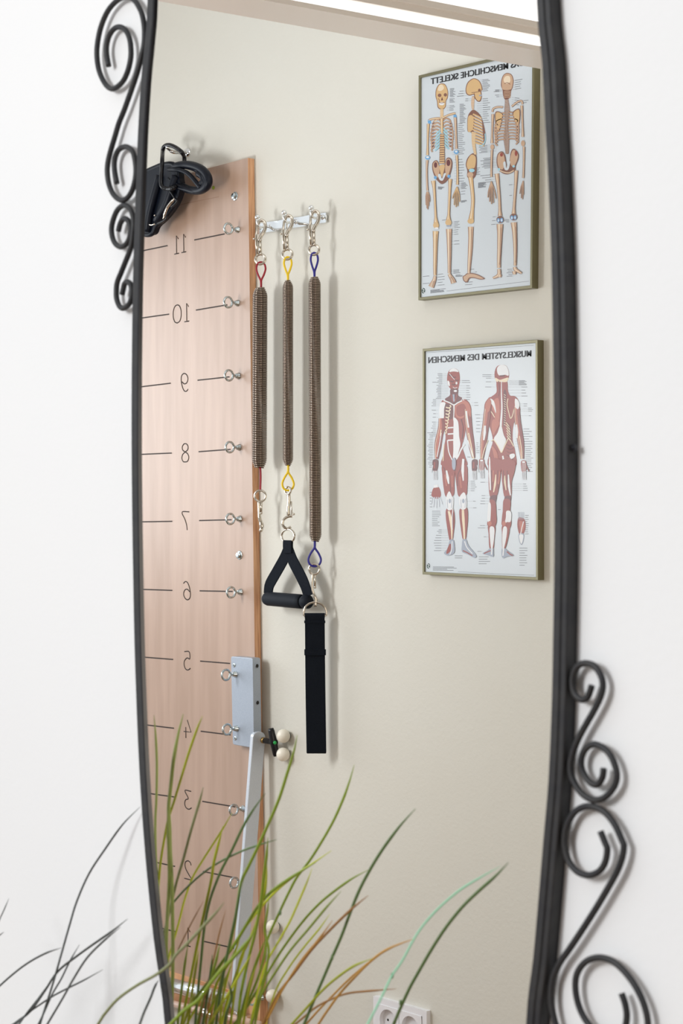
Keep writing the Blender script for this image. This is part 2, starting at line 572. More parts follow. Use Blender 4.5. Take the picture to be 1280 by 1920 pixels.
MB().tube(scroll(s3, 4.571, 980, 1200), 0.0026, 12).build('scroll', M['black_iron'], mirror, label='small iron scroll at the lower right')
Q = 1737
s4 = [(665, 1640), (705, 1740), (722, Q + 50), (715, Q + 130), (690, Q + 200), (640, Q + 255), (560, Q + 280), (470, Q + 250), (400, Q + 170), (365, Q + 60), (360, Q - 60), (390, 1560), (455, 1465), (560, 1425), (680, 1460), (780, 1570), (850, 1720), (865, Q + 30), (850, Q + 130), (810, Q + 240), (740, Q + 370), (640, Q + 540), (520, Q + 730), (400, Q + 910), (310, Q + 1040), (255, Q + 1180), (243, Q + 1340), (262, Q + 1480), (300, Q + 1600), (400, Q + 1760), (560, Q + 1880), (760, Q + 1930), (940, Q + 1860), (1050, Q + 1700), (1070, Q + 1530), (1020, Q + 1340), (920, Q + 1165), (790, Q + 1030), (660, Q + 985), (540, Q + 1020), (465, Q + 1120), (450, Q + 1250), (480, Q + 1400), (545, Q + 1530), (650, Q + 1650), (770, Q + 1690), (860, Q + 1620), (890, Q + 1500), (878, Q + 1390), (845, Q + 1290)]
MB().tube(scroll(s4, 4.571, 980, 1200), 0.0026, 12).build('scroll', M['black_iron'], mirror, label='long double-ended iron scroll at the lower right')

# ------------------------------------------------------------------ the spring board
yBd = WALL_B - 0.018
b_tr, b_br = P(464.5, 296, yBd), P(486.5, 1872, yBd)
ax_v = (b_br - b_tr).normalized()
ax_h = Vector((-ax_v.z, 0, ax_v.x))
if ax_h.x > 0:
    ax_h = -ax_h
b_tl, b_bl = b_tr + ax_h * 0.42, b_br + ax_h * 0.42
board = thing('spring_board', (b_br.x - 0.2, WALL_B, b_br.z), 'tall light maple exercise board numbered one to eleven, screwed to the beige wall', 'exercise board')
pm = MB()
off = Vector((0, 0.0172, 0))
q = [b_tr, b_tl, b_bl, b_br]
pm.add(q, [(0, 1, 2, 3)], 0)
vs = q + [p + off for p in q]
pm.add(vs, [(4, 5, 6, 7)], 0)
pm.add(vs, [(0, 4, 5, 1), (1, 5, 6, 2), (2, 6, 7, 3), (3, 7, 4, 0)], 1)
pm.build('panel', [M['wood'], M['ply_edge']], board)

DIG = {
    '0': [[(.5, 0), (.2, .08), (.03, .3), (0, .5), (.03, .7), (.2, .92), (.5, 1), (.8, .92), (.97, .7), (1, .5), (.97, .3), (.8, .08), (.5, 0)]],
    '1': [[(.35, .8), (.62, 1), (.62, 0)], [(.3, 0), (.94, 0)]],
    '2': [[(.05, .78), (.15, .92), (.45, 1), (.8, .92), (.9, .72), (.75, .5), (.3, .2), (0, 0), (1, 0)]],
    '3': [[(.05, 1), (.9, 1), (.45, .6), (.8, .5), (.95, .3), (.8, .08), (.4, 0), (.02, .1)]],
    '4': [[(.5, 1), (.0, .35), (1, .35)], [(.72, .6), (.72, 0)]],
    '5': [[(.85, 1), (.2, 1), (.12, .62), (.5, .66), (.85, .5), (.92, .28), (.75, .06), (.4, 0), (.05, .1)]],
    '6': [[(.95, .9), (.7, 1), (.4, .95), (.15, .7), (.02, .38), (.08, .12), (.4, 0), (.75, .08), (.95, .3), (.8, .52), (.45, .58), (.12, .45)]],
    '7': [[(0, 1), (1, 1), (.62, .6), (.4, .3), (.32, 0)]],
    '8': [[(.5, .55), (.18, .65), (.1, .83), (.3, .98), (.5, 1), (.7, .98), (.9, .83), (.82, .65), (.5, .55), (.15, .42), (.02, .22), (.2, .03), (.5, 0), (.8, .03), (.98, .22), (.85, .42), (.5, .55)]],
    '9': [[(.05, .1), (.3, 0), (.6, .05), (.85, .3), (.98, .62), (.92, .88), (.6, 1), (.25, .92), (.05, .7), (.2, .48), (.55, .42), (.88, .55)]],
}


def ribbon(m, pts, w, y, mi=0, px=True):
    """a flat painted stroke through pixel points (w in px) in the plane y"""
    n = len(pts)
    ls, rs = [], []
    for i in range(n):
        a, b = pts[max(i - 1, 0)], pts[min(i + 1, n - 1)]
        dx, dy = b[0] - a[0], b[1] - a[1]
        L = math.hypot(dx, dy) or 1
        ww = (w[i] if isinstance(w, (list, tuple)) else w) / 2
        nx, ny = -dy / L * ww, dx / L * ww
        ls.append(P(pts[i][0] + nx, pts[i][1] + ny, y))
        rs.append(P(pts[i][0] - nx, pts[i][1] - ny, y))
    m.add(ls + rs, [(i, i + 1, n + i + 1, n + i) for i in range(n - 1)], mi)


def s2d(pts, n=4, closed=False):
    return [(p.x, p.y) for p in spline([Vector((a, b, 0)) for a, b in pts], n, closed)]


yI = yBd - 0.0004
marks = {  # number: centre px of the digits, left line, right line
    11: ((339, 457), (266, 470.5, 314, 460.5), (364, 450, 421, 438.5)),
    10: ((342, 587), (264, 596.5, 317, 589), (367, 581.5, 426, 571.5)),
    9: ((346, 717), (262, 725.5, 320, 718.5), (370, 713, 430, 706.5)),
    8: ((347, 849), (262, 852, 322, 849.5), (372, 847, 432, 842.5)),
    7: ((348, 977), (263, 978.5, 323, 977.5), (373, 976, 434, 974.5)),
    6: ((350, 1107.5), (265, 1105, 323, 1107), (374, 1107.8, 436, 1109)),
    5: ((350.5, 1239), (268, 1232, 324.5, 1236.5), (375, 1239.5, 431, 1244)),
    4: ((351, 1367), (272, 1359, 326, 1365.5), (376, 1371, 432, 1378)),
    3: ((352, 1500), (278, 1487.5, 328, 1494.5), (379, 1502.5, 441, 1513)),
    2: ((352, 1631), (288, 1616, 328, 1624.5), (380, 1634, 446, 1647)),
    1: ((354, 1757), (296, 1739, 330, 1747), (382, 1765, 448, 1780)),
}
for num, (c, l1, l2) in marks.items():
    m = MB()
    ribbon(m, [(l1[0], l1[1]), (l1[2], l1[3])], 2.3, yI)
    ribbon(m, [(l2[0], l2[1]), (l2[2], l2[3])], 2.3, yI)
    txt = str(num)
    cw = 0.026
    hgt = 0.0395
    C0 = P(c[0], c[1], yI)
    tot = len(txt) * cw + (len(txt) - 1) * (0.010 if '0' in txt else 0.0)
    for k, ch in enumerate(txt):
        wd = cw * (1.12 if ch == '0' else 1.0)
        # the writing runs from right to left, as a mirror shows it
        x_start = tot / 2 - k * (cw + (0.010 if '0' in txt else 0.0))
        for st in DIG[ch]:
            w3 = [C0 + (-ax_h) * (x_start - u * wd) - ax_v * ((v - 0.5) * hgt) for u, v in st]
            if len(w3) > 3:
                w3 = spline(w3, 4)
            m.tube(w3, 0.00125, 6, flat=(Vector((0, 1, 0)), 0.3))
    m.build('number_mark', M['burn'], board, label='burnt mirror-written number %d with a line on either side' % num)
m = MB()
ribbon(m, [(336, 385), (345, 382), (410, 369)], 1.0, yI)
m.build('pencil_line', M['faint'], board, label='faint line below the hanging strap')
m = MB().lathe(P(400, 352, yBd), (0, -1, 0), [(0, .0042), (.0012, .004)], 14)
m.build('sticker', M['green_tag'], board, label='small olive green sticker')


def hexbolt(px, py, parent):
    c = P(px, py, yBd)
    m = MB().lathe(c, (0, -1, 0), [(0, .0095), (.0012, .0092), (.0014, .0075)], 24)
    m.lathe(c, (0, -1, 0), [(0.001, .0075), (.0045, .0075), (.0062, .0060), (.0068, .0030)], 6, smooth=False)
    return m.build('hex_bolt', M['zinc'], parent)


hexbolt(440.5, 368, board)
hexbolt(449, 1041, board)


def eyescrew(base, parent, L=0.0255, r=0.0108, rod=0.0024, tilt=0.0):
    """eye screw standing out of the board, its ring in a vertical plane"""
    base = Vector(base)
    o = Vector((0, -1, 0))
    v = UP
    m = MB()
    m.lathe(base, o, [(0, .0072), (.0012, .0070), (.0024, .0055), (.0065, .0050), (.0085, .0028)], 16)
    cen = o * L
    pts = [o * 0.0, o * 0.005, o * 0.010 - v * 0.0004]
    n = 15
    for k in range(n):
        # the wire leaves the shank, climbs over the top of the ring and comes back under it
        a = math.radians(158 - k * (345.0 / (n - 1)))
        pts.append(cen + o * (math.cos(a) * r) + v * (math.sin(a) * r))
    pts = [base + p + Vector((tilt * (p.dot(o)), 0, 0)) for p in pts]
    m.tube(spline(pts, 4), rod, 9)
    return m.build('eye_screw', M['zinc'], parent)


for (bx, by) in ((446, 431), (445.5, 568.5), (447, 705), (448.5, 839), (449.5, 973), (451, 1110), (456, 1516), (457, 1652)):
    eyescrew(P(bx, by, yBd), board)
eyescrew(P(491, 1870, yBd), board)

# silver bracket with its holes and screws
yK = yBd - 0.021
k_c = [(432.5, 1230.5), (473.5, 1234), (476, 1403), (436, 1396)]
kp = [P(a, b, yK) for a, b in k_c]


def rounded(pts, r, n=5):
    out = []
    m_ = len(pts)
    for i in range(m_):
        p0, p1, p2 = pts[i - 1], pts[i], pts[(i + 1) % m_]
        a = p1 + (p0 - p1).normalized() * r
        b = p1 + (p2 - p1).normalized() * r
        for k in range(n + 1):
            t = k / n
            out.append(a * (1 - t) ** 2 + p1 * 2 * t * (1 - t) + b * t * t)
    return out


kb = MB().prism(rounded(kp, 0.006), (0, 0.021, 0))
br = kb.build('bracket', M['alu'], board, label='silver metal bracket at number four and five', bevel=0.0012)
for (a, b) in ((439, 1247), (441, 1384)):
    c = P(a, b, yK)
    m = MB().lathe(c, (0, -1, 0), [(-0.0005, .0048), (.0008, .0046), (.0014, .0028)], 16)
    m.lathe(c, (0, -1, 0), [(0.0012, .0016), (.0016, .0015)], 6, 1, False)
    m.build('screw', [M['zinc'], M['dark_hole']], br)
for (a, b) in ((481.5, 1248.5), (482.5, 1317.5)):
    X = kp[1].x + (kp[2].x - kp[1].x) * (b - 1232) / 170
    c = PX(a, b, X + 0.0003)
    m = MB().lathe(c, (1, 0, 0), [(0.0, .0055), (.0005, .0052)], 20)
    m.lathe(c, (1, 0, 0), [(0.0004, .0040), (.0007, .0038)], 16, 1)
    m.build('hole', [M['alu'], M['dark_hole']], br, label='dark threaded hole')
for (a, b) in ((441.5, 1264), (443.5, 1366)):
    eyescrew(P(a, b, yK), br)

# lever arm leaning out from the bracket
Xa = kp[2].x + 0.006
arm_t, arm_b = PX(486, 1382, Xa), PX(448, 1882, Xa - 0.0)
ad = (arm_b - arm_t).normalized()
aw = Vector((0, -ad.z, ad.y))
if aw.y > 0:
    aw = -aw
am = MB()
hw = 0.0165
th = 0.010
ptsA = []
for k in range(9):
    a = math.pi * k / 8
    ptsA.append(arm_t + aw * math.cos(a) * hw - ad * math.sin(a) * hw * 0.7)
for k in range(9):
    a = math.pi * k / 8
    ptsA.append(arm_b - aw * math.cos(a) * hw + ad * math.sin(a) * hw)
am.prism(ptsA, (-th, 0, 0))
arm = am.build('lever_arm', M['alu_arm'], board, label='long flat silver lever arm', bevel=0.0018)

# locking handle
kc = PX(493, 1388, Xa + 0.001)
kn = MB()
out_d = Vector((1, -0.12, 0)).normalized()
kn.lathe(kc, out_d, [(0, .0065), (.006, .0062)], 16)
loc_k = kc
hand = kn.build('locking_handle', M['brass'], board, label='black T-shaped locking handle with a green dot')
k2 = MB().lathe(kc, out_d, [(.005, .0060), (.034, .0056), (.037, .007), (.046, .007)], 16)
tip = kc + out_d * 0.040
tdir = (UP * -1.0 + RIGHT * 0.20).normalized()
k2.tube([tip - tdir * 0.029, tip - tdir * 0.024, tip, tip + tdir * 0.024, tip + tdir * 0.029], [.0055, .0068, .0078, .0068, .0055], 14)
k2.build('grip', M['black_plastic'], hand)
MB().lathe(tip + out_d * 0.0, (out_d + TOCAM * 0.6), [(0.006, .0038), (.0092, .0034)], 14).build('dot', M['green_dot'], hand, label='green dot')

# chrome roller, dowel and fittings below the board
def bar_between(p, q_, r, sides=20):
    return MB().tube([p, q_], r, sides)


yR = yBd - 0.037
ro = bar_between(P(300, 1841, yR), P(428, 1876, yR), 0.0155, 28)
ro.build('roller', M['chrome'], board, label='fat chrome roller below number one')
m = MB()
for (a, b) in ((431, 1877),):
    c = P(a, b, yR)
    m.tube([c, c + Vector((0.012, 0, 0))], 0.009, 16)
    m.tube([c + Vector((0.012, 0, 0)), c + Vector((0.014, 0.034, -0.002))], 0.005, 12)
m.build('roller_bracket', M['chrome'], board)
yD = yBd - 0.030
dw = MB().tube([P(300, 1876, yD), P(486, 1921, yD)], 0.0075, 20)
dwo = dw.build('dowel', M['pink_dowel'], board, label='lacquered wooden rod')
m = MB()
for (a, b) in ((384, 1897.0), (397, 1900.2)):
    c = P(a, b, yD)
    m.lathe(c, (1, 0, -0.03), [(-.007, .009), (.007, .009)], 6, smooth=False)
m.build('coupler', M['chrome'], dwo, label='chrome hexagonal coupler')
lg = MB()
c0 = P(486.5, 1872, yBd)
lg.box((c0.x - 0.42, yBd - 0.004, c0.z - 0.075), (c0.x + 0.006, WALL_B - 0.0008, c0.z - 0.001))
lg.build('base_block', M['ply_edge'], board, label='reddish wooden block under the board')
m = MB()
c = P(466, 1905, yBd - 0.006)
m.box((c.x - 0.012, c.y - 0.016, c.z - 0.014), (c.x + 0.012, c.y, c.z + 0.004))
m.lathe(P(444, 1900, yBd - 0.02), (0, -1, 0), [(0, .007), (.006, .006)], 6, smooth=False)
m.build('latch', M['chrome'], board, bevel=0.001)

# ------------------------------------------------------------------ cream ball knobs
G = 'cream balls on the wall beside the board'
labs = ['cream ball knob on the wall directly behind the upper half of the black T-handle',
        'cream ball knob just under the black T-handle, lower of the touching pair',
        'single cream ball knob on the wall beside the board, level with number one',
        'lowest cream ball knob beside the bottom corner of the board, behind grass']
balls = [(531, 1380), (530.5, 1414.5), (511, 1738), (510.5, 1868)]
proto = None
for (a, b), lb in zip(balls, labs):
    c = P(a, b, WALL_B - 0.0145)
    if proto is None:
        t = thing('ball_knob', c, lb, 'knob', G)
        bb = MB().ball(c, 0.0142).build('ball', M['cream'], t)
        st = MB().lathe(c, (0, 1, 0), [(0.010, .005), (0.0145, .007)], 16).build('stem', M['zinc'], t)
        proto = (t, bb, st, c)
    else:
        t = proto[0].copy()
        COL.objects.link(t)
        t.location = c
        tag(t, lb, 'knob', G)
        for ch in proto[1:3]:
            o = ch.copy()
            COL.objects.link(o)
            o.parent = t
            o.matrix_parent_inverse = Matrix.Translation(-proto[3])

# ------------------------------------------------------------------ hook rail
rail = thing('hook_rail', P(545, 420, WALL_B), 'short polished chrome rail with three ball-tipped hooks holding the springs', 'hook rail')
yRl = WALL_B - 0.007
rt = [P(480, 420.5, yRl), P(610.5, 398.5, yRl), P(610.5, 417, yRl), P(480, 439.5, yRl)]
# gently wavy face so that the strip glints in bands
nseg = 64
rv = []
for i in range(nseg + 1):
    t_ = i / nseg
    top = rt[0].lerp(rt[1], t_)
    bot = rt[3].lerp(rt[2], t_)
    wv = Vector((0, -0.0036 * math.sin(t_ * math.pi * 3.0) ** 2, 0))
    rv += [top + wv, bot + wv, top + Vector((0, .003, 0)), bot + Vector((0, .003, 0))]
rf = []
for i in range(nseg):
    a, b = i * 4, (i + 1) * 4
    rf += [(a, b, b + 1, a + 1), (a + 2, a + 3, b + 3, b + 2), (a, a + 2, b + 2, b), (a + 1, b + 1, b + 3, a + 3)]
rf += [(0, 1, 3, 2), (nseg * 4, nseg * 4 + 2, nseg * 4 + 3, nseg * 4 + 1)]
m = MB().add(rv, rf, 0, False)
m.build('strip', M['chrome'], rail)
for (a, b) in ((486, 428), (607, 407)):
    m = MB().lathe(P(a, b, yRl), (0, 1, 0), [(0.0, .006), (0.0069, .006)], 14)
    m.build('wall_spacer', M['chrome'], rail)
HK = [((506, 425), (482.5, 407)), ((555, 416), (532.5, 398.5)), ((605, 407.5), (583.5, 389.5))]
HY = []
for (hb, tp) in HK:
    base = P(hb[0], hb[1], yRl)
    tipp = PX(tp[0], tp[1], base.x)
    yo = tipp.y
    HY.append((base.x, yo))
    z0 = base.z
    pts = [base, base + Vector((0, -0.010, -0.001)), Vector((base.x, yo + 0.010, z0 - 0.004)), Vector((base.x, yo + 0.003, z0 - 0.0015)), Vector((base.x, yo - 0.0005, z0 + 0.006)), tipp]
    m = MB().tube(spline(pts, 5), 0.0027, 12)
    m.ball(tipp, 0.0056)
    m.lathe(base, (0, -1, 0), [(0, .0055), (.003, .0048)], 16)
    m.build('hook', M['chrome'], rail)

# ------------------------------------------------------------------ springs
def snap_top(L, x, y, name, parent):
    """snap hook whose ring is at (x, y) and whose hook reaches up over the rail's hook"""
    m = MB()
    s = L.s
    ring_ = [L(x + 9.3 * math.cos(a), y + 9.3 * math.sin(a) , 2.5 * math.cos(a)) for a in [2 * math.pi * k / 26 for k in range(26)]]
    m.tube(ring_, 2.5 * s, 9, closed=True)
    hk = [(-2.5, -34), (1.5, -43), (7, -52), (9.2, -61), (7.5, -69), (2.5, -72.5), (-2.0, -70), (-4, -64)]
    m.tube(spline([L(x + a, y + b, 2) for a, b in hk], 5), [3.5 * s] * 20 + [3.2 * s] * 10 + [2.6 * s] * 6, 10)
    m.tube([L(x + 0.2, y - 8), L(x - 0.6, y - 22), L(x - 1.5, y - 37)], [3.2 * s, 3.4 * s, 3.8 * s], 12)
    m.tube([L(x - 5.5, y - 9, 2), L(x - 7.5, y - 28, 2), L(x - 8, y - 44, 2), L(x - 6, y - 62, 2)], 2.3 * s, 9)
    m.ball(L(x - 12, y - 38, 2), 2.1 * s)
    m.ball(L(x + 0.5, y - 35, 3.5), 2.6 * s)
    m.ball(L(x + 0.5, y - 10, 2.5), 2.8 * s)
    return m.build(name, M['nickel'], parent)


def loop(L, x, y0, y1, y2, w, r, flip=False, mi=0):
    """cord loop between y0 (far end of the eye) and y1 (where it closes), then a stem to y2"""
    m = MB()
    s = L.s
    h = (y1 - y0)
    pts = [(x, y2), (x, (y1 + y2) / 2), (x - 1.0, y1), (x - w * 0.62, y1 - h * 0.28), (x - w, y1 - h * 0.62), (x - w * 0.72, y1 - h * 0.9), (x, y0), (x + w * 0.72, y1 - h * 0.9), (x + w, y1 - h * 0.62), (x + w * 0.62, y1 - h * 0.28), (x + 1.0, y1), (x + 0.6, (y1 + y2) / 2), (x + 0.6, y2)]
    m.tube(spline([L(a, b, 0) for a, b in pts], 5), r * s, 9)
    return m


def coil(L, x0, x1, ya, yb_, R, turns, wr, taper=16, end=0.62):
    m = MB()
    s = L.s
    n = int(turns * 22)
    pts = []
    for i in range(n + 1):
        t = i / n
        y = ya + (yb_ - ya) * t
        d = min(y - ya, yb_ - y)
        k = min(1.0, d / taper)
        rr = R * (end + (1 - end) * math.sin(k * math.pi / 2)) - wr
        a = 2 * math.pi * turns * t
        x = x0 + (x1 - x0) * t
        pts.append(L(x + rr * math.cos(a), y, rr * math.sin(a)))
    m.tube(pts, wr * s, 6)
    return m


SPR = []
Ls = []
for (bx, yo), pxy in zip(HY, ((487.5, 486), (538.5, 477), (588.5, 469))):
    Ls.append(Loc(pxy[0], pxy[1], yo))

# left spring, red cord
L = Ls[0]
s_red = thing('resistance_spring', L(488, 540), 'thick short steel coil spring with red cord loops, left on the rail', 'spring')
snap_top(L, 488, 486, 'upper_snap_hook', s_red)
loop(L, 489, 491.5, 525, 541, 8.6, 1.9).build('upper_cord_loop', M['red_cord'], s_red, label='red cord loop')
coil(L, 487.5, 486, 540, 877, 14.4, 101, 1.62, 17, 0.62).build('coil', M['spring'], s_red)
m = MB()
m.tube(spline([L(487.8, 876), L(488.5, 895), L(488, 912), L(487.8, 921)], 4), 1.9 * L.s, 9)
m.build('lower_cord_loop', M['red_cord'], s_red, label='red cord loop seen edge on')
m = MB()
m.tube([L(487.5 + 10.5 * math.cos(a), 930 + 10.5 * math.sin(a), 3 * math.cos(a)) for a in [2 * math.pi * k / 26 for k in range(26)]], 2.2 * L.s, 9, closed=True)
m.tube(spline([L(485, 940), L(485.5, 955), L(486.5, 970), L(489, 980), L(490.5, 988), L(488, 998)], 4), [3 * L.s] * 8 + [3.4 * L.s] * 5 + [4.4 * L.s] * 4 + [3.6 * L.s] * 3 + [1.8 * L.s], 11)
m.tube([L(490, 941, 2), L(490, 961, 2)], 2.0 * L.s, 9)
m.ball(L(490, 962, 2.5), 2.5 * L.s)
m.build('lower_snap_hook', M['nickel'], s_red)

# middle spring, yellow cord
L = Ls[1]
s_yel = thing('resistance_spring', L(540, 530), 'thin steel coil spring with yellow cord loops, middle of the rail', 'spring')
snap_top(L, 538.5, 477, 'upper_snap_hook', s_yel)
loop(L, 539.3, 482, 514, 528, 7.2, 2.0).build('upper_cord_loop', M['yellow_cord'], s_yel, label='yellow cord loop')
coil(L, 539.5, 539.5, 526, 873, 10.4, 122, 1.38, 14, 0.5).build('coil', M['spring'], s_yel)
loop(L, 539.8, 919.5, 886.5, 872, 10.8, 2.0).build('lower_cord_loop', M['yellow_cord'], s_yel, label='yellow cord loop')
m = MB()
m.tube([L(539.5 + 5.4 * math.cos(a), 920 + 6.5 * math.sin(a), 7 * math.cos(a)) for a in [2 * math.pi * k / 24 for k in range(24)]], 2.2 * L.s, 9, closed=True)
m.tube(spline([L(541, 926), L(541.5, 940), L(540, 955), L(541, 966)], 4), 3.5 * L.s, 11)
m.tube(spline([L(548, 968), L(541, 968.5), L(533, 973), L(529.5, 981), L(532.5, 988), L(539, 991), L(545.5, 988)], 4), 2.7 * L.s, 10)
m.ball(L(550.5, 964, 1), 2.4 * L.s)
m.tube([L(546, 940, 1.5), L(547, 965, 1.5), L(550.5, 964, 1)], 1.4 * L.s, 8)
m.build('lower_snap_hook', M['nickel'], s_yel)

# right spring, blue cord
L = Ls[2]
s_blu = thing('resistance_spring', L(590, 530), 'longest steel coil spring with blue cord loops, right on the rail', 'spring')
snap_top(L, 588.5, 468.5, 'upper_snap_hook', s_blu)
loop(L, 589, 474, 508, 521, 6.8, 2.0).build('upper_cord_loop', M['blue_cord'], s_blu, label='blue cord loop')
coil(L, 589.5, 591, 520, 1015, 12.0, 158, 1.52, 14, 0.6).build('coil', M['spring'], s_blu)
loop(L, 589.7, 1062, 1028, 1014, 11.8, 2.0).build('lower_cord_loop', M['blue_cord'], s_blu, label='blue cord loop')
m = MB()
m.tube([L(589 + 9.8 * math.cos(a), 1067 + 9.5 * math.sin(a), 3 * math.cos(a)) for a in [2 * math.pi * k / 26 for k in range(26)]], 2.3 * L.s, 9, closed=True)
m.tube([L(590.5, 1077), L(590.5, 1100)], 2.1 * L.s, 9)
m.ball(L(590.5, 1101), 2.6 * L.s)
m.tube(spline([L(586, 1076), L(585, 1090), L(585.3, 1104), L(588.5, 1115), L(591.5, 1124), L(591, 1137)], 4), [2.4 * L.s] * 13 + [3.2 * L.s] * 8, 10)
m.ball(L(594, 1124), 2.3 * L.s)
m.build('lower_snap_hook', M['nickel'], s_blu)

# ------------------------------------------------------------------ pull handle on the middle spring
L = Ls[1]
LA = L


def L(a, b, c=0.0):
    return P(a, b, LA.o.y - c * LA.s)


L.s = LA.s
hd = thing('pull_handle', L(540, 1120), 'black triangular pull handle with foam grip hanging from the yellow corded spring', 'exercise handle')
m = MB().tube([L(539.8 + 12.0 * math.cos(a), 1005 + 12.5 * math.sin(a), 4 * math.cos(a)) for a in [2 * math.pi * k / 28 for k in range(28)]], 2.2 * L.s, 10, closed=True)
m.build('ring', M['nickel'], hd, label='nickel ring')
s = L.s
m = MB()
m.strap(spline([L(540, 1013, 3), L(539.6, 1022, 3.5), L(540, 1037, 3.5)], 4), 25 * s, 5.5 * s, Vector((1, 0, 0)))
WX = Vector((1, 0, 0))
m.strap(spline([L(538.5, 1033, 0), L(531, 1050, 0), L(517, 1075, 0), L(505, 1097, 0), L(502.5, 1115, -2)], 4), 25 * s, 2.6 * s, WX)
m.strap(spline([L(541.5, 1033, 2), L(549, 1052, 2), L(561, 1075, 2), L(571, 1096, 2), L(578, 1118, 0)], 4), 26 * s, 2.6 * s, WX)
m.build('webbing', M['webbing'], hd)
m = MB()
gp = [L(497, 1122), L(499, 1122.3), L(503, 1122.6), L(560, 1127.5), L(566, 1128), L(567, 1128)]
m.tube(gp, [8 * s, 11.5 * s, 13.4 * s, 13.6 * s, 13.4 * s, 11.5 * s], 24)
m.tube([L(566, 1128), L(571, 1128), L(578, 1128.5), L(582, 1129)], [9 * s, 13.2 * s, 12.8 * s, 8 * s], 22)
m.build('grip', M['foam'], hd, label='black foam grip')

# ------------------------------------------------------------------ long strap on the right spring
L = Ls[2]
s = L.s
sp = thing('loop_strap', L(591, 1400), 'long flat black webbing strap hanging from the blue corded spring by a D-ring', 'strap')
dr = [(569.5, 1154), (569.5, 1146), (573, 1137), (581, 1131), (590.5, 1129.5), (600, 1131.5), (608, 1138), (611.5, 1147), (611.5, 1154)]
m = MB()
m.tube(spline([L(a, b, 1) for a, b in dr], 4) , 2.1 * s, 10)
m.tube([L(569.5, 1154, 1), L(611.5, 1154, 1)], 2.1 * s, 10)
m.build('d_ring', M['nickel'], sp, label='nickel D-ring')
m = MB()
fr_ = spline([L(590, 1156, 6), L(590.3, 1200, 5.5), L(591, 1280, 5), L(592, 1350, 5), L(593, 1410, 5)], 5)
bk_ = spline([L(590, 1158, -4), L(590.5, 1220, -4), L(591.4, 1300, -4), L(593, 1409, -4)], 5)
m.strap(fr_, 37 * s, 2.2 * s, RIGHT)
m.strap(bk_, 37 * s, 2.2 * s, RIGHT)
m.strap([L(590, 1153.5, -4), L(590, 1150.5, -1.5), L(590, 1150.3, 3), L(590, 1153.5, 6), L(590, 1158, 6)], 38 * s, 2.2 * s, RIGHT)
m.strap([L(593, 1409, -4), L(593, 1411, -2), L(593, 1411.5, 2), L(593, 1409, 5)], 36.5 * s, 2.2 * s, RIGHT)
m.build('webbing', M['webbing'], sp)
m = MB()
m.strap([L(590.7, 1217, 6.6), L(590.7, 1228, 6.6)], 40.5 * s, 4.5 * s, RIGHT)
m.build('keeper', M['webbing'], sp, label='sewn cross band')
m = MB().strap([L(590, 1163, 6.9), L(590, 1168, 6.9)], 39.5 * s, 3.0 * s, RIGHT)
m.build('keeper', M['webbing'], sp, label='sewn fold under the D-ring')

# ------------------------------------------------------------------ hook, carabiner and padded loop at the top left
yh = WALL_B
hk = thing('wall_hook', P(352, 287, yh), 'chrome hook screwed into the beige wall above the board', 'hook')
hb = P(352, 286, yh)
X = hb.x
m = MB()
m.lathe(hb, (0, -1, 0), [(0, .010), (.002, .010), (.005, .006)], 20)
ph = [hb, PX(345, 284.5, X), PX(332, 283, X), PX(320, 281, X), PX(314.5, 277, X), PX(313, 272, X)]
m.tube(spline(ph, 4), 0.0040, 12)
m.tube([PX(347, 288, X), PX(325, 286, X), PX(318, 283, X)], 0.0030, 10)
m.build('rod', M['chrome'], hk)
yC = PX(318, 283, X).y
L = Loc(318, 300, yC - 0.004)
s = L.s
L0 = L


def L(a, b, c=0.0):
    return P(a, b, yC - 0.006 - c * s)


L.s = s
cb = thing('carabiner', L(318, 300), 'black oval carabiner hanging on the chrome wall hook, holding the padded loop', 'carabiner')
cp = [(305, 284), (307, 276), (314, 272), (323, 273.5), (333, 279), (341, 286), (345, 294), (345, 305), (340, 322), (333, 340), (326, 352), (314, 354), (305, 351), (302, 343), (302.5, 325), (304, 300)]
MB().tube(spline([L(a, b, 24 if (b > 284 and a < 308) else (20 if (b > 330 and a < 328) else (-14 if b > 292 else 1))) for a, b in cp], 5, True), 4.1 * s, 12, closed=True).build('body', M['black_plastic'], cb)
pd = thing('padded_loop', L(330, 400), 'bulky black padded strap loop bunched on the carabiner in front of the board', 'strap')


def band(pts, w, t, closed=True, tilt=0.0):
    """padded band: a tube squashed across the loop"""
    m = MB()
    m.tube(spline([L(a, b, c) for a, b, c in pts], 5, closed), w * s, 16, closed=closed)
    return m


lb1 = [(350, 309, 2), (372, 314, 4), (386, 325, 6), (391, 338, 7), (387, 350, 6), (374, 357, 3), (356, 356, 0), (340, 349, -3), (328, 338, -5), (322, 326, -5), (328, 313, -2)]
m = band(lb1, 7.6, 3)
m.tube(spline([L(a, b, c) for a, b, c in [(316, 318, 2), (332, 318, 6), (348, 323, 8), (360, 333, 9), (369, 344, 9), (376, 352, 8)]], 5), 4.4 * s, 12)
m.tube(spline([L(a, b, c) for a, b, c in [(320, 316, -2), (340, 310, 0), (360, 313, 0), (376, 322, 2), (387, 338, 5), (383, 351, 5)]], 5), 6.6 * s, 14)
m.tube(spline([L(a, b, c) for a, b, c in [(322, 340, 4), (336, 350, 6), (350, 355, 5), (366, 359, 4), (379, 352, 5)]], 5), 5.4 * s, 12)
m.tube(spline([L(a, b, c) for a, b, c in [(372, 325, 4), (380, 331, 4), (382, 340, 4), (376, 347, 4)]], 5), 7.0 * s, 12)
m.tube(spline([L(a, b, c) for a, b, c in [(316, 334, 3), (328, 345, 2), (341, 348, 2), (352, 354, 2)]], 5), 3.4 * s, 10)
m.build('round_pad', M['leather'], pd)
m = MB()
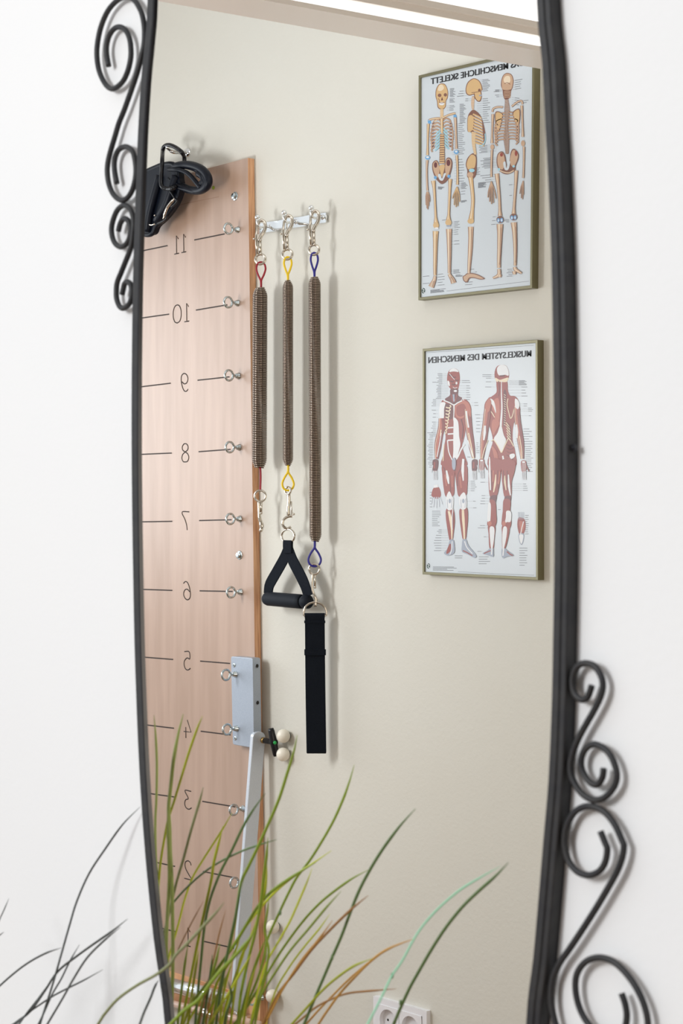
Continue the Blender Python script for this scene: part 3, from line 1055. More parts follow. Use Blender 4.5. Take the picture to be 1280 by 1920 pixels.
slab = [(262, 330), (275, 322), (290, 315), (306, 309), (324, 308), (334, 318), (336, 334), (338, 350), (334, 368), (326, 385), (314, 402), (303, 414), (292, 424), (286, 437), (276, 440), (267, 436), (262, 420)]
slab = s2d(slab, 3, True)
m.prism([L(a, b, 5) for a, b in slab], Vector((0, 12 * s, 0)))
m.tube([L(a, b, 1) for a, b in slab], 5.0 * s, 12, closed=True)
m.tube(spline([L(a, b, c) for a, b, c in [(300, 330, 6), (290, 365, 8), (281, 400, 8), (276, 434, 6)]], 5), 8 * s, 14)
m.tube(spline([L(a, b, c) for a, b, c in [(330, 330, 6), (322, 355, 8), (311, 385, 8), (294, 414, 6)]], 5), 8 * s, 14)
m.build('hanging_pad', M['leather'], pd)
m = MB().tube(spline([L(a, b, 14) for a, b in [(327, 372), (322, 378), (315, 387), (310, 397), (306, 411)]], 5), [1.6 * s] * 3 + [2.7 * s] * 15 + [1.6 * s] * 3, 10)
m.build('metal_gate', M['nickel'], pd, label='bright curved metal gate')
m = MB().tube(spline([L(a, b, 13) for a, b in [(318, 356), (328, 372), (332, 376), (328, 383), (321, 388)]], 5), 2.2 * s, 10)
m.tube(spline([L(a, b, 13) for a, b in [(312, 404), (311, 411), (303, 416), (296, 419)]], 5), 2.2 * s, 10)
m.build('clasp', M['black_plastic'], pd)
m = MB().tube(spline([L(a, b, 15) for a, b in [(280, 421), (284, 422), (290, 420)]], 4), 1.5 * s, 8)
m.ball(L(290, 404, 16), 1.9 * s)
m.build('buckle_pin', M['nickel'], pd)

# ------------------------------------------------------------------ double socket
sk = thing('wall_socket', P(750, 1900, WALL_B), 'white double wall socket low on the beige wall below the pictures', 'socket')
yk = WALL_B - 0.010
tl, tr = P(699.5, 1868, yk), P(799.5, 1895.5, yk)
w_ = tr.x - tl.x
zt = (tl.z + tr.z) / 2
hS = 0.082
x0, x1 = tl.x, tr.x
m = MB()
z1_, z0_ = zt, zt - hS
m.prism(rounded([Vector((x0, yk, z1_)), Vector((x1, yk, z1_)), Vector((x1, yk, z0_)), Vector((x0, yk, z0_))], 0.004), (0, 0.010, 0))
so = m.build('cover_frame', M['socket'], sk, bevel=0.002)
iw = (w_ - 0.024) / 2
for k in range(2):
    xa = x0 + 0.012 + k * iw
    cxk, czk = xa + iw / 2, zt - hS / 2
    ins = MB()
    yi = yk - 0.0016
    # insert with a round well
    n = 32
    hw2, hh2, rw = iw / 2 - 0.0006, hS / 2 - 0.012, min(iw / 2, hS / 2 - 0.012) * 0.80
    circ = [Vector((cxk + rw * math.cos(2 * math.pi * i / n), yi, czk + rw * math.sin(2 * math.pi * i / n))) for i in range(n)]
    sq = []
    for i in range(n):
        a = 2 * math.pi * i / n
        c_, s_ = math.cos(a), math.sin(a)
        t_ = min(hw2 / abs(c_) if abs(c_) > 1e-6 else 9, hh2 / abs(s_) if abs(s_) > 1e-6 else 9)
        sq.append(Vector((cxk + c_ * t_, yi, czk + s_ * t_)))
    ins.add(circ + sq, [(i, (i + 1) % n, n + (i + 1) % n, n + i) for i in range(n)])
    ins.add(sq + [p + Vector((0, .0016, 0)) for p in sq], [(i, (i + 1) % n, n + (i + 1) % n, n + i) for i in range(n)])
    dp = Vector((0, 0.0095, 0))
    ins.add(circ + [p + dp for p in circ], [(i, (i + 1) % n, n + (i + 1) % n, n + i) for i in range(n)], 0, True)
    ins.add([p + dp for p in circ], [tuple(range(n))])
    for e in (-1, 1):
        ins.lathe(Vector((cxk + e * 0.0095, yi + 0.0094, czk)), (0, -1, 0), [(0, .0024), (.0003, .0024)], 12, 1)
    ins.build('socket_insert', [M['socket'], M['dark_hole']], sk)
# the cover frame must be open behind the wells
so.data.clear_geometry()
m = MB()
xi0, xi1, zi0, zi1 = x0 + 0.012, x1 - 0.012, z0_ + 0.012, z1_ - 0.012
for lo, hi in (((x0, yk, zi1), (x1, WALL_B, z1_)), ((x0, yk, z0_), (x1, WALL_B, zi0)), ((x0, yk, zi0), (xi0, WALL_B, zi1)), ((xi1, yk, zi0), (x1, WALL_B, zi1))):
    m.box(lo, hi)
me2 = m
tmp = me2.build('cover_frame', M['socket'], sk)
bpy.data.objects.remove(so)
tmp.name = 'cover_frame'

# ------------------------------------------------------------------ posters
yPo = WALL_B - 0.016


def poster(name, quad, label, side=0.0052):
    t = thing(name, P((quad[0][0] + quad[2][0]) / 2, quad[2][1], WALL_B), label, 'poster')
    q = [P(a, b, yPo) for a, b in quad]       # tl, tr, br, bl
    cen = sum(q, Vector()) / 4
    wv = ((q[1] - q[0]) + (q[2] - q[3])).normalized()
    hv = ((q[3] - q[0]) + (q[2] - q[1])).normalized()
    inn = [q[0] + (wv + hv) * side, q[1] + (-wv + hv) * side, q[2] + (-wv - hv) * side, q[3] + (wv - hv) * side]
    m = MB()
    d = Vector((0, 0.016, 0))
    e = Vector((0, 0.003, 0))
    vs = q + inn + [p + d for p in q] + [p + e for p in inn]
    fs = []
    for i in range(4):
        j = (i + 1) % 4
        fs += [(i, j, 4 + j, 4 + i), (i, 8 + i, 8 + j, j), (4 + i, 4 + j, 12 + j, 12 + i)]
    m.add(vs, fs)
    m.build('frame', M['olive_frame'], t, bevel=0.0006)
    mp = MB()
    pe = Vector((0, 0.0028, 0))
    mp.prism([p + pe for p in inn], (0, 0.012, 0))
    mp.build('paper', M['paper'], t)
    return t


def yl(k):
    return yPo + 0.0027 - 0.00012 * k


KEYS = ['bone', 'bone2', 'bone_d', 'bone_l', 'cart', 'blue_p', 'mus', 'mus_d', 'mus_l', 'tend', 'tend2', 'tend_g', 'ink', 'ink2', 'logo', 'paper']
KM = {k: i for i, k in enumerate(KEYS)}
KMATS = [M[k] for k in KEYS]


class Print:
    """flat printed picture drawn in crop coordinates"""
    def __init__(self, ox, oy, sc_):
        self.ox, self.oy, self.sc = ox, oy, sc_
        self.m = MB()
        self.lay = 1

    def y(self, lay):
        self.n = getattr(self, 'n', 0) + 1
        return yl(lay) - (0.0 if getattr(self, 'flatmode', False) else self.n * 5e-6)

    def c(self, p):
        return (self.ox + p[0] / self.sc, self.oy + p[1] / self.sc)

    def st(self, key, w, pts, sm=True, lay=None):
        pts2 = [self.c(p) for p in pts]
        if sm and len(pts2) > 2:
            n0 = len(pts2)
            pts2 = s2d(pts2, 4)
            if isinstance(w, (list, tuple)):
                w = [w[min(int(i / 4), n0 - 1)] + (w[min(int(i / 4) + 1, n0 - 1)] - w[min(int(i / 4), n0 - 1)]) * ((i % 4) / 4) for i in range(len(pts2))]
        ww = [q_ / self.sc for q_ in w] if isinstance(w, (list, tuple)) else w / self.sc
        ribbon(self.m, pts2, ww, self.y(lay if lay is not None else self.lay), KM[key])

    def lined(self, key, w, pts, dark='bone_d', e=6):
        self.st(dark, [x + e for x in w] if isinstance(w, (list, tuple)) else w + e, pts)
        self.st(key, w, pts, lay=self.lay + 0.5)
        hi = {'bone': 'bone_l', 'bone2': 'bone_l', 'mus': 'mus_l'}.get(key)
        wm = max(w) if isinstance(w, (list, tuple)) else w
        if hi and wm > 9:
            q = 0.30
            self.st(hi, [x * q for x in w] if isinstance(w, (list, tuple)) else w * q, [(a - wm * 0.12, b) for a, b in pts], lay=self.lay + 0.5)
        if key == 'mus' and wm > 25:
            for o_, kk in ((-0.36, 'tend2'), (0.22, 'mus_d'), (0.40, 'mus_d')):
                self.st(kk, 4.5, [(a + (w[i] if isinstance(w, (list, tuple)) else w) * o_, b) for i, (a, b) in enumerate(pts)], lay=self.lay + 0.5)

    def poly(self, key, pts, sm=True, lay=None):
        pts2 = [self.c(p) for p in pts]
        if sm:
            pts2 = s2d(pts2, 4, True)
        y = self.y(lay if lay is not None else self.lay)
        self.m.add([P(a, b, y) for a, b in pts2], [tuple(range(len(pts2)))], KM[key])

    def ell(self, key, cx_, cy_, rx, ry, lay=None, rot=0):
        pts = []
        for k in range(20):
            a = 2 * math.pi * k / 20
            u, v = rx * math.cos(a), ry * math.sin(a)
            pts.append((cx_ + u * math.cos(rot) - v * math.sin(rot), cy_ + u * math.sin(rot) + v * math.cos(rot)))
        self.poly(key, pts, False, lay)

    def done(self, name, parent, label=None):
        return self.m.build(name, KMATS, parent, label)


def title(text, x_right, x_left, y_right, y_left, cap, ox, oy, sc_, parent):
    """poster heading, mirror-written: its first letter is at the right"""
    cu = bpy.data.curves.new('title_text', 'FONT')
    cu.body = text
    cu.size = 1.0
    cu.offset = 0.004
    cu.space_character = 1.06
    ob = bpy.data.objects.new('title_text', cu)
    COL.objects.link(ob)
    bpy.context.view_layer.update()
    me = bpy.data.meshes.new_from_object(ob.evaluated_get(bpy.context.evaluated_depsgraph_get()))
    bpy.data.objects.remove(ob)
    xs = [v.co.x for v in me.vertices]
    xa, xb = min(xs), max(xs)
    ys = [v.co.y for v in me.vertices]
    H = max(ys)
    for v in me.vertices:
        t_ = (v.co.x - xa) / (xb - xa)
        X_ = x_right + (x_left - x_right) * t_
        Y_ = y_right + (y_left - y_right) * t_ - v.co.y / H * cap
        v.co = P(ox + X_ / sc_, oy + Y_ / sc_, yl(1))
    vv = [v.co.copy() for v in me.vertices]
    ff = [tuple(f.vertices) for f in me.polygons]
    dx_ = (P(ox + 4.5 / sc_, oy, yl(1)) - P(ox, oy, yl(1)))
    mm = MB()
    for k in (-0.7, 0, 0.7):
        mm.add([q_ + dx_ * k - Vector((0, 4e-6 * k, 0)) for q_ in vv], ff)
    me = bpy.data.meshes.new('heading')
    me.from_pydata(mm.v, [], mm.f)
    me.materials.append(M['ink'])
    o = bpy.data.objects.new('heading', me)
    COL.objects.link(o)
    o.parent = parent
    o.matrix_parent_inverse = Matrix.Translation(-parent.location)
    o['label'] = 'bold black mirror-written heading'
    return o


def captions(pr, rows):
    pr.flatmode = True
    _caps(pr, rows)


def _caps(pr, rows):
    """columns of tiny illegible captions: (x0, x1, y0, y1, count, leader x or None, slope)"""
    r = random.Random(9)
    for (xa, xb, ya, yb2, n, lead, sl) in rows:
        for i in range(n):
            y = ya + (yb2 - ya) * i / max(1, n - 1)
            l = (xb - xa) * r.uniform(0.55, 1.0)
            if lead is not None and lead > xb:
                a, b = xb - l, xb
            else:
                a, b = xa, xa + l
            pr.st('ink2', 4.6, [(a, y), (b, y + (b - a) * sl)], False)
            if lead is not None:
                e = b if lead > xb else a
                pr.st('ink2', 1.3, [(e, y + (e - a) * sl), (lead, y + (lead - a) * sl)], False, lay=0.7)


# ---- the skeleton chart
po1 = poster('anatomy_poster', [(784.2, 141.5), (1001.5, 90), (997.2, 540), (783.7, 563)], 'upper framed skeleton chart on the beige wall, partly cut off by the door head')
OX, OY, SC = 770, 90, 4.923
title('DAS MENSCHLICHE SKELETT', 1040, 186, 162, 336, 56, OX, OY, SC, po1)
D = 1181.5
# front view
p = Print(OX, OY, SC)
p.poly('bone_d', [(285, 326), (320, 340), (343, 400), (340, 460), (325, 490), (322, 540), (300, 566), (270, 566), (246, 545), (240, 490), (228, 450), (230, 390), (252, 342)])
p.lay = 1.4
p.poly('bone', [(285, 331), (318, 346), (338, 400), (334, 460), (321, 488), (317, 538), (297, 560), (273, 560), (252, 540), (245, 488), (234, 450), (236, 390), (256, 346)])
p.poly('bone_l', [(262, 345), (290, 340), (305, 370), (280, 395), (250, 390)], lay=1.6)
p.ell('bone_d', 265, 437, 17, 16, 1.8)
p.ell('bone_d', 318, 432, 15, 16, 1.8)
p.poly('mus_d', [(287, 450), (297, 482), (278, 484)], False, 1.8)
p.ell('tend', 285, 515, 24, 14, 1.8)
p.st('bone_d', 5, [(258, 502), (285, 508), (312, 500)], lay=1.9)
p.st('bone_d', 5, [(250, 465), (262, 480), (262, 500)], lay=1.9)
p.lay = 1
for i in range(6):
    p.lined('bone', 15, [(272, 572 + i * 13), (300, 570 + i * 13)], e=5)
p.lined('bone', 13, [(278, 648), (230, 650), (180, 660), (162, 672)])
p.lined('bone', 13, [(292, 646), (340, 622), (390, 606), (412, 604)])
p.poly('blue_p', [(158, 662), (182, 672), (186, 696), (160, 694)], lay=1.3)
p.poly('blue_p', [(392, 622), (416, 616), (424, 646), (400, 650)], lay=1.3)
for i in range(9):
    t = i / 8
    yy = 668 + i * 31
    wl = 72 + 24 * math.sin(min(1, t * 1.3) * math.pi * 0.75)
    p.lined('bone2', 9, [(280, yy + 10 + i * 1), (280 - wl * 0.5, yy - 10), (280 - wl, yy + 18), (280 - wl * 0.92, yy + 44)], e=5)
    p.lined('bone2', 9, [(292, yy + 2), (292 + wl * 0.5, yy - 20), (292 + wl, yy + 2), (292 + wl * 0.95, yy + 30)], e=5)
    if i > 2:
        k = (i - 2) * 0.15
        p.st('cart', 13, [(282, yy - 6 - i * 4), (262 - k * 16, yy + 8), (236 - k * 18, yy + 32)], lay=2)
        p.st('cart', 13, [(292, yy - 12 - i * 4), (312 + k * 16, yy - 4), (334 + k * 18, yy + 18)], lay=2)
    else:
        p.st('bone_l', 6, [(240, yy), (215, yy + 12)], lay=2)
for side_ in (0, 1):
    for i in range(8):
        yy = 690 + i * 30
        a = (206, 190)[0] if side_ == 0 else 368
        p.st('mus_d', 6, [(a - 12, yy + 10), (a + 10, yy + 2)], False, lay=2.1)
p.lay = 2.2
p.lined('bone', [26, 20, 22, 14], [(284, 650), (285, 700), (286, 760), (288, 790)], e=4)
for i in range(13):
    p.st('bone_d', 20, [(268 - i * 0.5, 806 + i * 21), (308 + i * 0.4, 804 + i * 21)], False, lay=2.3)
    p.st('bone', 13, [(270 - i * 0.5, 806 + i * 21), (306 + i * 0.4, 804 + i * 21)], False, lay=2.5)
p.lay = 1
p.poly('bone_d', [(228, 1036), (200, 1060), (196, 1110), (212, 1170), (240, 1220), (288, 1256), (340, 1216), (370, 1140), (382, 1060), (362, 1016), (330, 1018), (310, 1080), (286, 1110), (262, 1090), (250, 1050)], lay=1.2)
p.poly('bone2', [(230, 1044), (206, 1066), (204, 1108), (220, 1160), (246, 1196), (262, 1150), (262, 1100), (246, 1056)], lay=1.4)
p.poly('bone2', [(360, 1026), (332, 1028), (318, 1080), (318, 1140), (334, 1190), (360, 1130), (372, 1064)], lay=1.4)
p.ell('mus_d', 228, 1080, 15, 26, 1.6)
p.ell('mus_d', 346, 1060, 18, 30, 1.6)
p.poly('bone', [(264, 1086), (312, 1080), (300, 1150), (286, 1190), (272, 1150)], lay=1.6)
p.poly('paper', [(250, 1170), (272, 1164), (286, 1206), (304, 1160), (324, 1160), (300, 1215), (284, 1226), (262, 1212)], lay=1.8)
p.ell('blue_p', 226, 1196, 14, 15, 1.9)
p.ell('blue_p', 350, 1184, 13, 15, 1.9)
# arms
p.lined('bone', [20, 13, 12, 18], [(160, 700), (156, 800), (154, 900), (152, 990)])
p.ell('blue_p', 154, 1012, 23, 18, 1.8)
p.ell('tend', 154, 1008, 14, 9, 1.9)
p.lined('bone2', [17, 11, 11, 14], [(150, 1036), (146, 1120), (148, 1230), (152, 1318)])
p.lined('bone2', [20, 13, 12, 18], [(408, 640), (414, 740), (418, 860), (420, 930)])
p.ell('blue_p', 418, 960, 22, 18, 1.8)
p.ell('tend', 418, 956, 12, 8, 1.9)
p.lined('bone', [18, 13, 13, 18], [(422, 990), (428, 1080), (430, 1190), (428, 1262)])
for i, (dx_, ln) in enumerate(((-10, 120), (-2, 150), (6, 160), (14, 130), (24, 90))):
    p.lined('bone2', 4, [(150 + dx_ * 0.3, 1325), (148 + dx_, 1370), (150 + dx_, 1330 + ln)], e=4)
for i, (dx_, ln) in enumerate(((-38, 100), (-24, 160), (-8, 178), (8, 170), (24, 130))):
    p.lined('bone', 6, [(426, 1280), (426 + dx_ * 0.8, 1350), (424 + dx_ * 1.05, 1290 + ln)], e=4)
# legs
p.lined('bone', [34, 20, 15, 17, 40], [(206, 1225), (214, 1300), (222, 1440), (228, 1560), (232, 1620)])
p.lined('bone', [30, 20, 16, 18, 38], [(362, 1210), (358, 1300), (352, 1440), (348, 1540), (346, 1590)])
p.ell('bone', 232, 1636, 27, 30, 1.9)
p.ell('tend', 238, 1664, 18, 9, 2)
p.ell('bone', 346, 1610, 28, 30, 1.9)
p.ell('tend_g', 348, 1642, 22, 8, 2)
p.lined('bone', [48, 36, 30, 26, 22], [(228, 1690), (226, 1780), (224, 1900), (222, 2020), (222, 2100)])
p.st('bone_d', 4, [(236, 1720), (232, 1900), (228, 2090)], lay=2)
p.lined('bone2', [48, 38, 32, 24, 22], [(350, 1670), (352, 1760), (354, 1880), (354, 2000), (354, 2080)])
p.st('bone_d', 4, [(362, 1700), (362, 1900), (358, 2070)], lay=2)
p.lined('bone2', [22, 26, 40, 46], [(222, 2105), (216, 2140), (198, 2180), (186, 2206)])
p.lined('bone2', [22, 28, 38, 44], [(352, 2085), (366, 2110), (384, 2140), (394, 2170)])
for a in (-14, 0, 14):
    p.st('bone_d', 3, [(214 + a * .4, 2150), (190 + a, 2205)], lay=2.1)
    p.st('bone_d', 3, [(368 + a * .4, 2110), (392 + a, 2165)], lay=2.1)
p.done('skeleton_drawing', po1, 'front view skeleton with blue rib cartilage')
# side view
p = Print(OX, OY, SC)
p.poly('bone_d', [(575, 280), (625, 296), (652, 340), (660, 385), (650, 400), (655, 450), (640, 494), (610, 490), (585, 455), (580, 430), (540, 440), (510, 420), (506, 370), (525, 315)])
p.poly('bone', [(577, 286), (622, 302), (646, 342), (653, 385), (642, 402), (648, 448), (634, 486), (612, 482), (592, 450), (586, 422), (542, 432), (516, 414), (513, 370), (531, 320)], lay=1.4)
p.st('bone_d', 5, [(560, 412), (600, 408), (640, 400)], lay=1.8)
p.ell('bone_d', 632, 390, 12, 14, 1.8)
p.st('tend_g', 14, [(630, 440), (654, 436)], False, 1.9)
p.st('bone_d', 4, [(585, 415), (588, 470)], False, 1.8)
for i in range(9):
    p.lined('bone2', 14, [(556 + (i - 4) ** 2 * 0.5, 455 + i * 14), (588 - i, 452 + i * 14)], e=4)
p.poly('bone_d', [(524, 640), (540, 600), (580, 570), (640, 620), (670, 700), (688, 800), (684, 880), (650, 902), (600, 880), (566, 830), (556, 780), (524, 770), (520, 700)], lay=1.1)
p.poly('bone', [(528, 640), (560, 620), (578, 650), (572, 740), (545, 775), (526, 760)], lay=1.5)
for i in range(10):
    yy = 610 + i * 28
    p.st('bone', 15, [(572 - i, yy), (620 + i, yy + 22), (652 + i * 2.6, yy + 42)], lay=1.6)
    p.st('paper', 5, [(590 - i * 2, yy + 16), (630 + i, yy + 36), (655 + i * 2, yy + 52)], lay=1.8)
p.st('cart', 9, [(684, 790), (686, 850), (664, 894), (630, 900)], lay=1.9)
for i in range(16):
    p.lined('bone', 13, [(560 - 8 * math.sin(i / 5) + i * 1.6, 780 + i * 13), (598 - 8 * math.sin(i / 5) + i * 0.6, 784 + i * 13)], e=4)
p.poly('bone_d', [(560, 976), (520, 1020), (506, 1080), (520, 1130), (520, 1190), (560, 1210), (596, 1180), (606, 1100), (606, 1010), (590, 976)])
p.poly('bone', [(562, 984), (528, 1024), (514, 1080), (530, 1120), (560, 1110), (590, 1100), (598, 1010)], lay=1.5)
p.ell('cart', 562, 1130, 26, 17, 1.8)
p.ell('bone2', 548, 1170, 28, 26, 1.7)
p.lined('bone', [40, 28, 26, 26, 44], [(550, 1190), (562, 1280), (572, 1400), (566, 1500), (556, 1582)])
p.ell('bone', 552, 1598, 30, 24, 2)
p.lined('bone2', [46, 38, 36, 28, 20], [(552, 1650), (552, 1740), (548, 1850), (540, 1980), (534, 2080)])
p.st('bone_d', 3, [(560, 1670), (560, 1850), (544, 2060)], lay=2)
p.poly('bone_d', [(516, 2080), (550, 2076), (600, 2084), (650, 2106), (682, 2130), (640, 2138), (580, 2124), (540, 2130), (520, 2164), (486, 2150), (478, 2110), (498, 2096)])
p.poly('bone2', [(520, 2088), (550, 2084), (600, 2092), (648, 2114), (668, 2128), (636, 2130), (580, 2116), (536, 2120), (514, 2154), (492, 2144), (486, 2112), (502, 2102)], lay=1.4)
p.done('skeleton_drawing', po1, 'yellow side view skeleton')
# back view
p = Print(OX, OY, SC)
p.poly('bone_d', [(890, 230), (930, 246), (948, 300), (940, 360), (925, 400), (918, 450), (890, 476), (862, 470), (850, 430), (846, 390), (832, 350), (836, 290), (856, 246)])
p.poly('bone2', [(890, 236), (926, 250), (942, 300), (934, 358), (916, 384), (850, 384), (839, 348), (842, 292), (860, 250)], lay=1.4)
p.poly('bone_l', [(872, 262), (910, 262), (916, 310), (880, 330), (856, 300)], lay=1.6)
p.st('bone_d', 5, [(862, 330), (890, 320), (918, 336)], lay=1.8)
for i in range(5):
    p.st('bone2', 6, [(858, 402 + i * 14), (890, 396 + i * 14), (920, 404 + i * 14)], lay=1.6)
for i in range(38):
    yy = 480 + i * 13.2
    w2 = 16 + 10 * math.sin(i * 0.16 + 0.3) ** 2
    cxx = 884 + 4 * math.sin(i * .2)
    p.st('bone_d', 9, [(cxx - w2, yy), (cxx, yy + 7), (cxx + w2, yy - 3)], False, lay=2.2)
    p.st('bone2', 5, [(cxx - w2 * .8, yy + 1), (cxx, yy + 7), (cxx + w2 * .8, yy - 2)], False, lay=2.4)
p.lined('bone2', 12, [(850, 545), (800, 545), (760, 560), (752, 590)])
p.lined('bone2', 12, [(930, 540), (980, 500), (1020, 488), (1030, 520)])
p.poly('bone_d', [(780, 590), (840, 600), (846, 640), (816, 760), (790, 770), (778, 700)], lay=1.8)
p.poly('bone', [(786, 598), (836, 606), (840, 640), (814, 750), (796, 755), (785, 700)], lay=2)
p.poly('bone_d', [(940, 590), (1000, 560), (1008, 640), (992, 730), (970, 700), (946, 640)], lay=1.8)
p.poly('bone', [(948, 596), (996, 568), (1001, 640), (988, 716), (974, 696), (953, 640)], lay=2)
for i in range(10):
    yy = 600 + i * 27
    w2 = 70 + 30 * math.sin(min(1, i / 7) * math.pi * .7)
    p.lined('bone2', 8, [(872, yy), (872 - w2 * .5, yy + 2), (872 - w2, yy + 26), (872 - w2 * .78, yy + 60)], e=5)
    p.lined('bone2', 8, [(898, yy - 4), (898 + w2 * .5, yy - 6), (898 + w2, yy + 14), (898 + w2 * .75, yy + 46)], e=5)
p.poly('bone_d', [(800, 980), (838, 954), (868, 990), (884, 1080), (906, 1060), (922, 960), (950, 930), (990, 970), (992, 1020), (966, 1090), (960, 1130), (900, 1164), (850, 1158), (808, 1120), (790, 1050)])
p.poly('bone2', [(806, 984), (836, 964), (858, 996), (868, 1060), (846, 1120), (812, 1104), (798, 1046)], lay=1.4)
p.poly('bone2', [(952, 940), (984, 976), (984, 1020), (958, 1082), (930, 1090), (914, 1040), (930, 966)], lay=1.4)
p.ell('mus', 836, 985, 14, 18, 1.7)
p.ell('mus', 970, 972, 12, 26, 1.7)
p.poly('paper', [(852, 1060), (872, 1050), (880, 1110), (896, 1050), (916, 1050), (900, 1120), (866, 1122)], lay=1.8)
p.lined('bone2', 12, [(820, 1130), (860, 1146), (905, 1152), (950, 1130)])
p.ell('cart', 812, 1120, 12, 12, 2)
p.ell('cart', 948, 1092, 12, 12, 2)
p.lined('bone2', [20, 13, 12, 20], [(756, 610), (752, 700), (748, 800), (748, 880)])
p.ell('bone2', 750, 914, 17, 24, 1.9)
p.lined('bone2', [16, 14, 13, 14], [(748, 940), (744, 1020), (742, 1120), (742, 1190)])
p.lined('bone2', [20, 13, 12, 20], [(1022, 530), (1026, 620), (1030, 730), (1032, 820)])
p.ell('bone2', 1034, 880, 18, 28, 1.9)
p.lined('bone2', [16, 13, 12, 14], [(1042, 910), (1042, 1000), (1040, 1100), (1036, 1200)])
for i, (dx_, ln) in enumerate(((-32, 110), (-16, 150), (0, 170), (16, 160), (38, 120))):
    p.lined('bone2', 6, [(742, 1230), (742 + dx_ * 0.8, 1320), (744 + dx_ * 1.05, 1270 + ln)], e=4)
for i, (dx_, ln) in enumerate(((-26, 110), (-12, 150), (0, 160), (8, 120))):
    p.lined('bone2', 4, [(1036, 1225), (1032 + dx_ * 0.7, 1290), (1030 + dx_, 1236 + ln)], e=4)
p.lined('bone2', [34, 22, 18, 20, 34], [(792, 1160), (806, 1280), (816, 1400), (820, 1500), (822, 1550)])
p.lined('bone2', [30, 20, 18, 20, 32], [(972, 1130), (966, 1260), (956, 1400), (950, 1480), (948, 1530)])
for cxk, cyk in ((822, 1584), (946, 1560)):
    p.ell('bone_d', cxk, cyk, 33, 32, 1.9)
    p.ell('blue_p', cxk - 15, cyk + 6, 13, 20, 2.1)
    p.ell('blue_p', cxk + 15, cyk + 4, 13, 20, 2.1)
    p.ell('tend', cxk - 15, cyk + 8, 6, 11, 2.3)
    p.ell('tend', cxk + 15, cyk + 6, 6, 11, 2.3)
p.lined('bone2', [54, 40, 32, 28, 26], [(820, 1626), (820, 1720), (816, 1850), (812, 1960), (812, 2030)])
p.st('bone_l', 8, [(812, 1660), (812, 1840), (808, 1980)], lay=2)
p.st('bone_d', 4, [(832, 1660), (830, 1840), (820, 2000)], lay=2)
p.lined('bone2', [50, 36, 28, 22, 20], [(948, 1610), (956, 1700), (962, 1830), (962, 1940), (960, 2010)])
p.st('bone_l', 8, [(950, 1650), (956, 1800), (958, 1960)], lay=2)
p.st('bone_d', 4, [(966, 1650), (974, 1820), (966, 1980)], lay=2)
p.lined('bone2', [26, 28, 26, 12], [(812, 2040), (814, 2080), (800, 2104), (756, 2124)])
p.lined('bone2', [30, 22], [(822, 2090), (818, 2116)])
p.lined('bone2', [26, 28, 22, 12], [(958, 2020), (964, 2044), (990, 2062), (1022, 2080)])
p.lined('bone2', [30, 24], [(952, 2060), (956, 2090)])
p.done('skeleton_drawing', po1, 'back view skeleton with blue knee joints')
p = Print(OX, OY, SC)
captions(p, [
    (360, 414, 376, 450, 9, None, -0.05), (356, 414, 470, 500, 4, None, -0.05), (356, 414, 534, 576, 4, 330, -0.1),
    (424, 486, 400, 446, 3, 520, -0.08), (498, 528, 470, 488, 2, 560, -0.05), (660, 738, 294, 398, 9, 640, -0.1), (664, 736, 470, 690, 12, 610, -0.08),
    (450, 514, 520, 690, 16, None, -0.05), (440, 500, 700, 980, 17, 380, -0.08), (440, 500, 1030, 1230, 9, 400, -0.06),
    (764, 816, 388, 404, 3, 840, -0.05), (768, 814, 436, 450, 2, 850, -0.05), (960, 1036, 300, 380, 5, 940, -0.18), (960, 1020, 460, 520, 4, 930, 0.12), (1040, 1090, 486, 505, 2, 1030, -0.1),
    (620, 706, 905, 968, 6, 790, -0.1), (640, 740, 1020, 1110, 9, 800, -0.1), (600, 640, 1110, 1170, 6, 580, -0.12), (640, 740, 1180, 1240, 4, 790, -0.1),
    (464, 526, 1246, 1300, 7, 440, -0.08), (464, 526, 1324, 1350, 2, 440, -0.1), (464, 526, 1410, 1424, 3, None, -0.1), (620, 700, 1246, 1290, 8, None, -0.12),
    (250, 312, 1280, 1300, 4, None, 0.1), (400, 460, 1604, 1660, 5, 380, -0.1), (400, 460, 1680, 1720, 3, 370, -0.08), (400, 460, 1782, 1812, 2, 370, -0.08), (276, 320, 1590, 1596, 1, 330, -0.12),
    (740, 780, 1560, 1630, 3, 800, -0.1), (858, 905, 1584, 1606, 3, 910, 0.02), (905, 935, 1264, 1268, 1, 965, -0.1), (908, 935, 1362, 1364, 1, None, -0.1),
    (392, 460, 2050, 2080, 4, 370, -0.08), (412, 490, 2096, 2110, 3, None, -0.05), (250, 320, 2090, 2190, 5, 232, -0.1), (110, 190, 2110, 2176, 2, None, -0.1), (550, 590, 2044, 2046, 1, 540, -0.1), (590, 625, 2068, 2070, 1, 560, -0.1),
    (880, 935, 2044, 2108, 5, 950, -0.06), (500, 580, 2164, 2186, 2, None, -0.08), (180, 330, 2236, 2262, 5, None, -0.11),
])
p.st('ink2', 3, [(330, 2244), (700, 2198), (1090, 2152)], False)
p.ell('paper', 118, 2244, 24, 30, 1.2)
p.ell('logo', 116, 2240, 17, 26, 1.4)
p.st('tend', 5, [(104, 2222), (122, 2232), (112, 2246), (126, 2262)], lay=1.6)
p.done('caption_print', po1, 'columns of tiny captions with leader lines and a round logo')

# ---- the muscle chart
po2 = poster('anatomy_poster', [(791.8, 654), (1007.5, 637), (1008.3, 1088), (791.5, 1077)], 'lower framed muscle chart with two red figures on the beige wall')
OX, OY, SC = 780, 630, 5.12
title('MUSKELSYSTEM DES MENSCHEN', 1103, 118, 196, 262, 60, OX, OY, SC, po2)
E = 1177.6


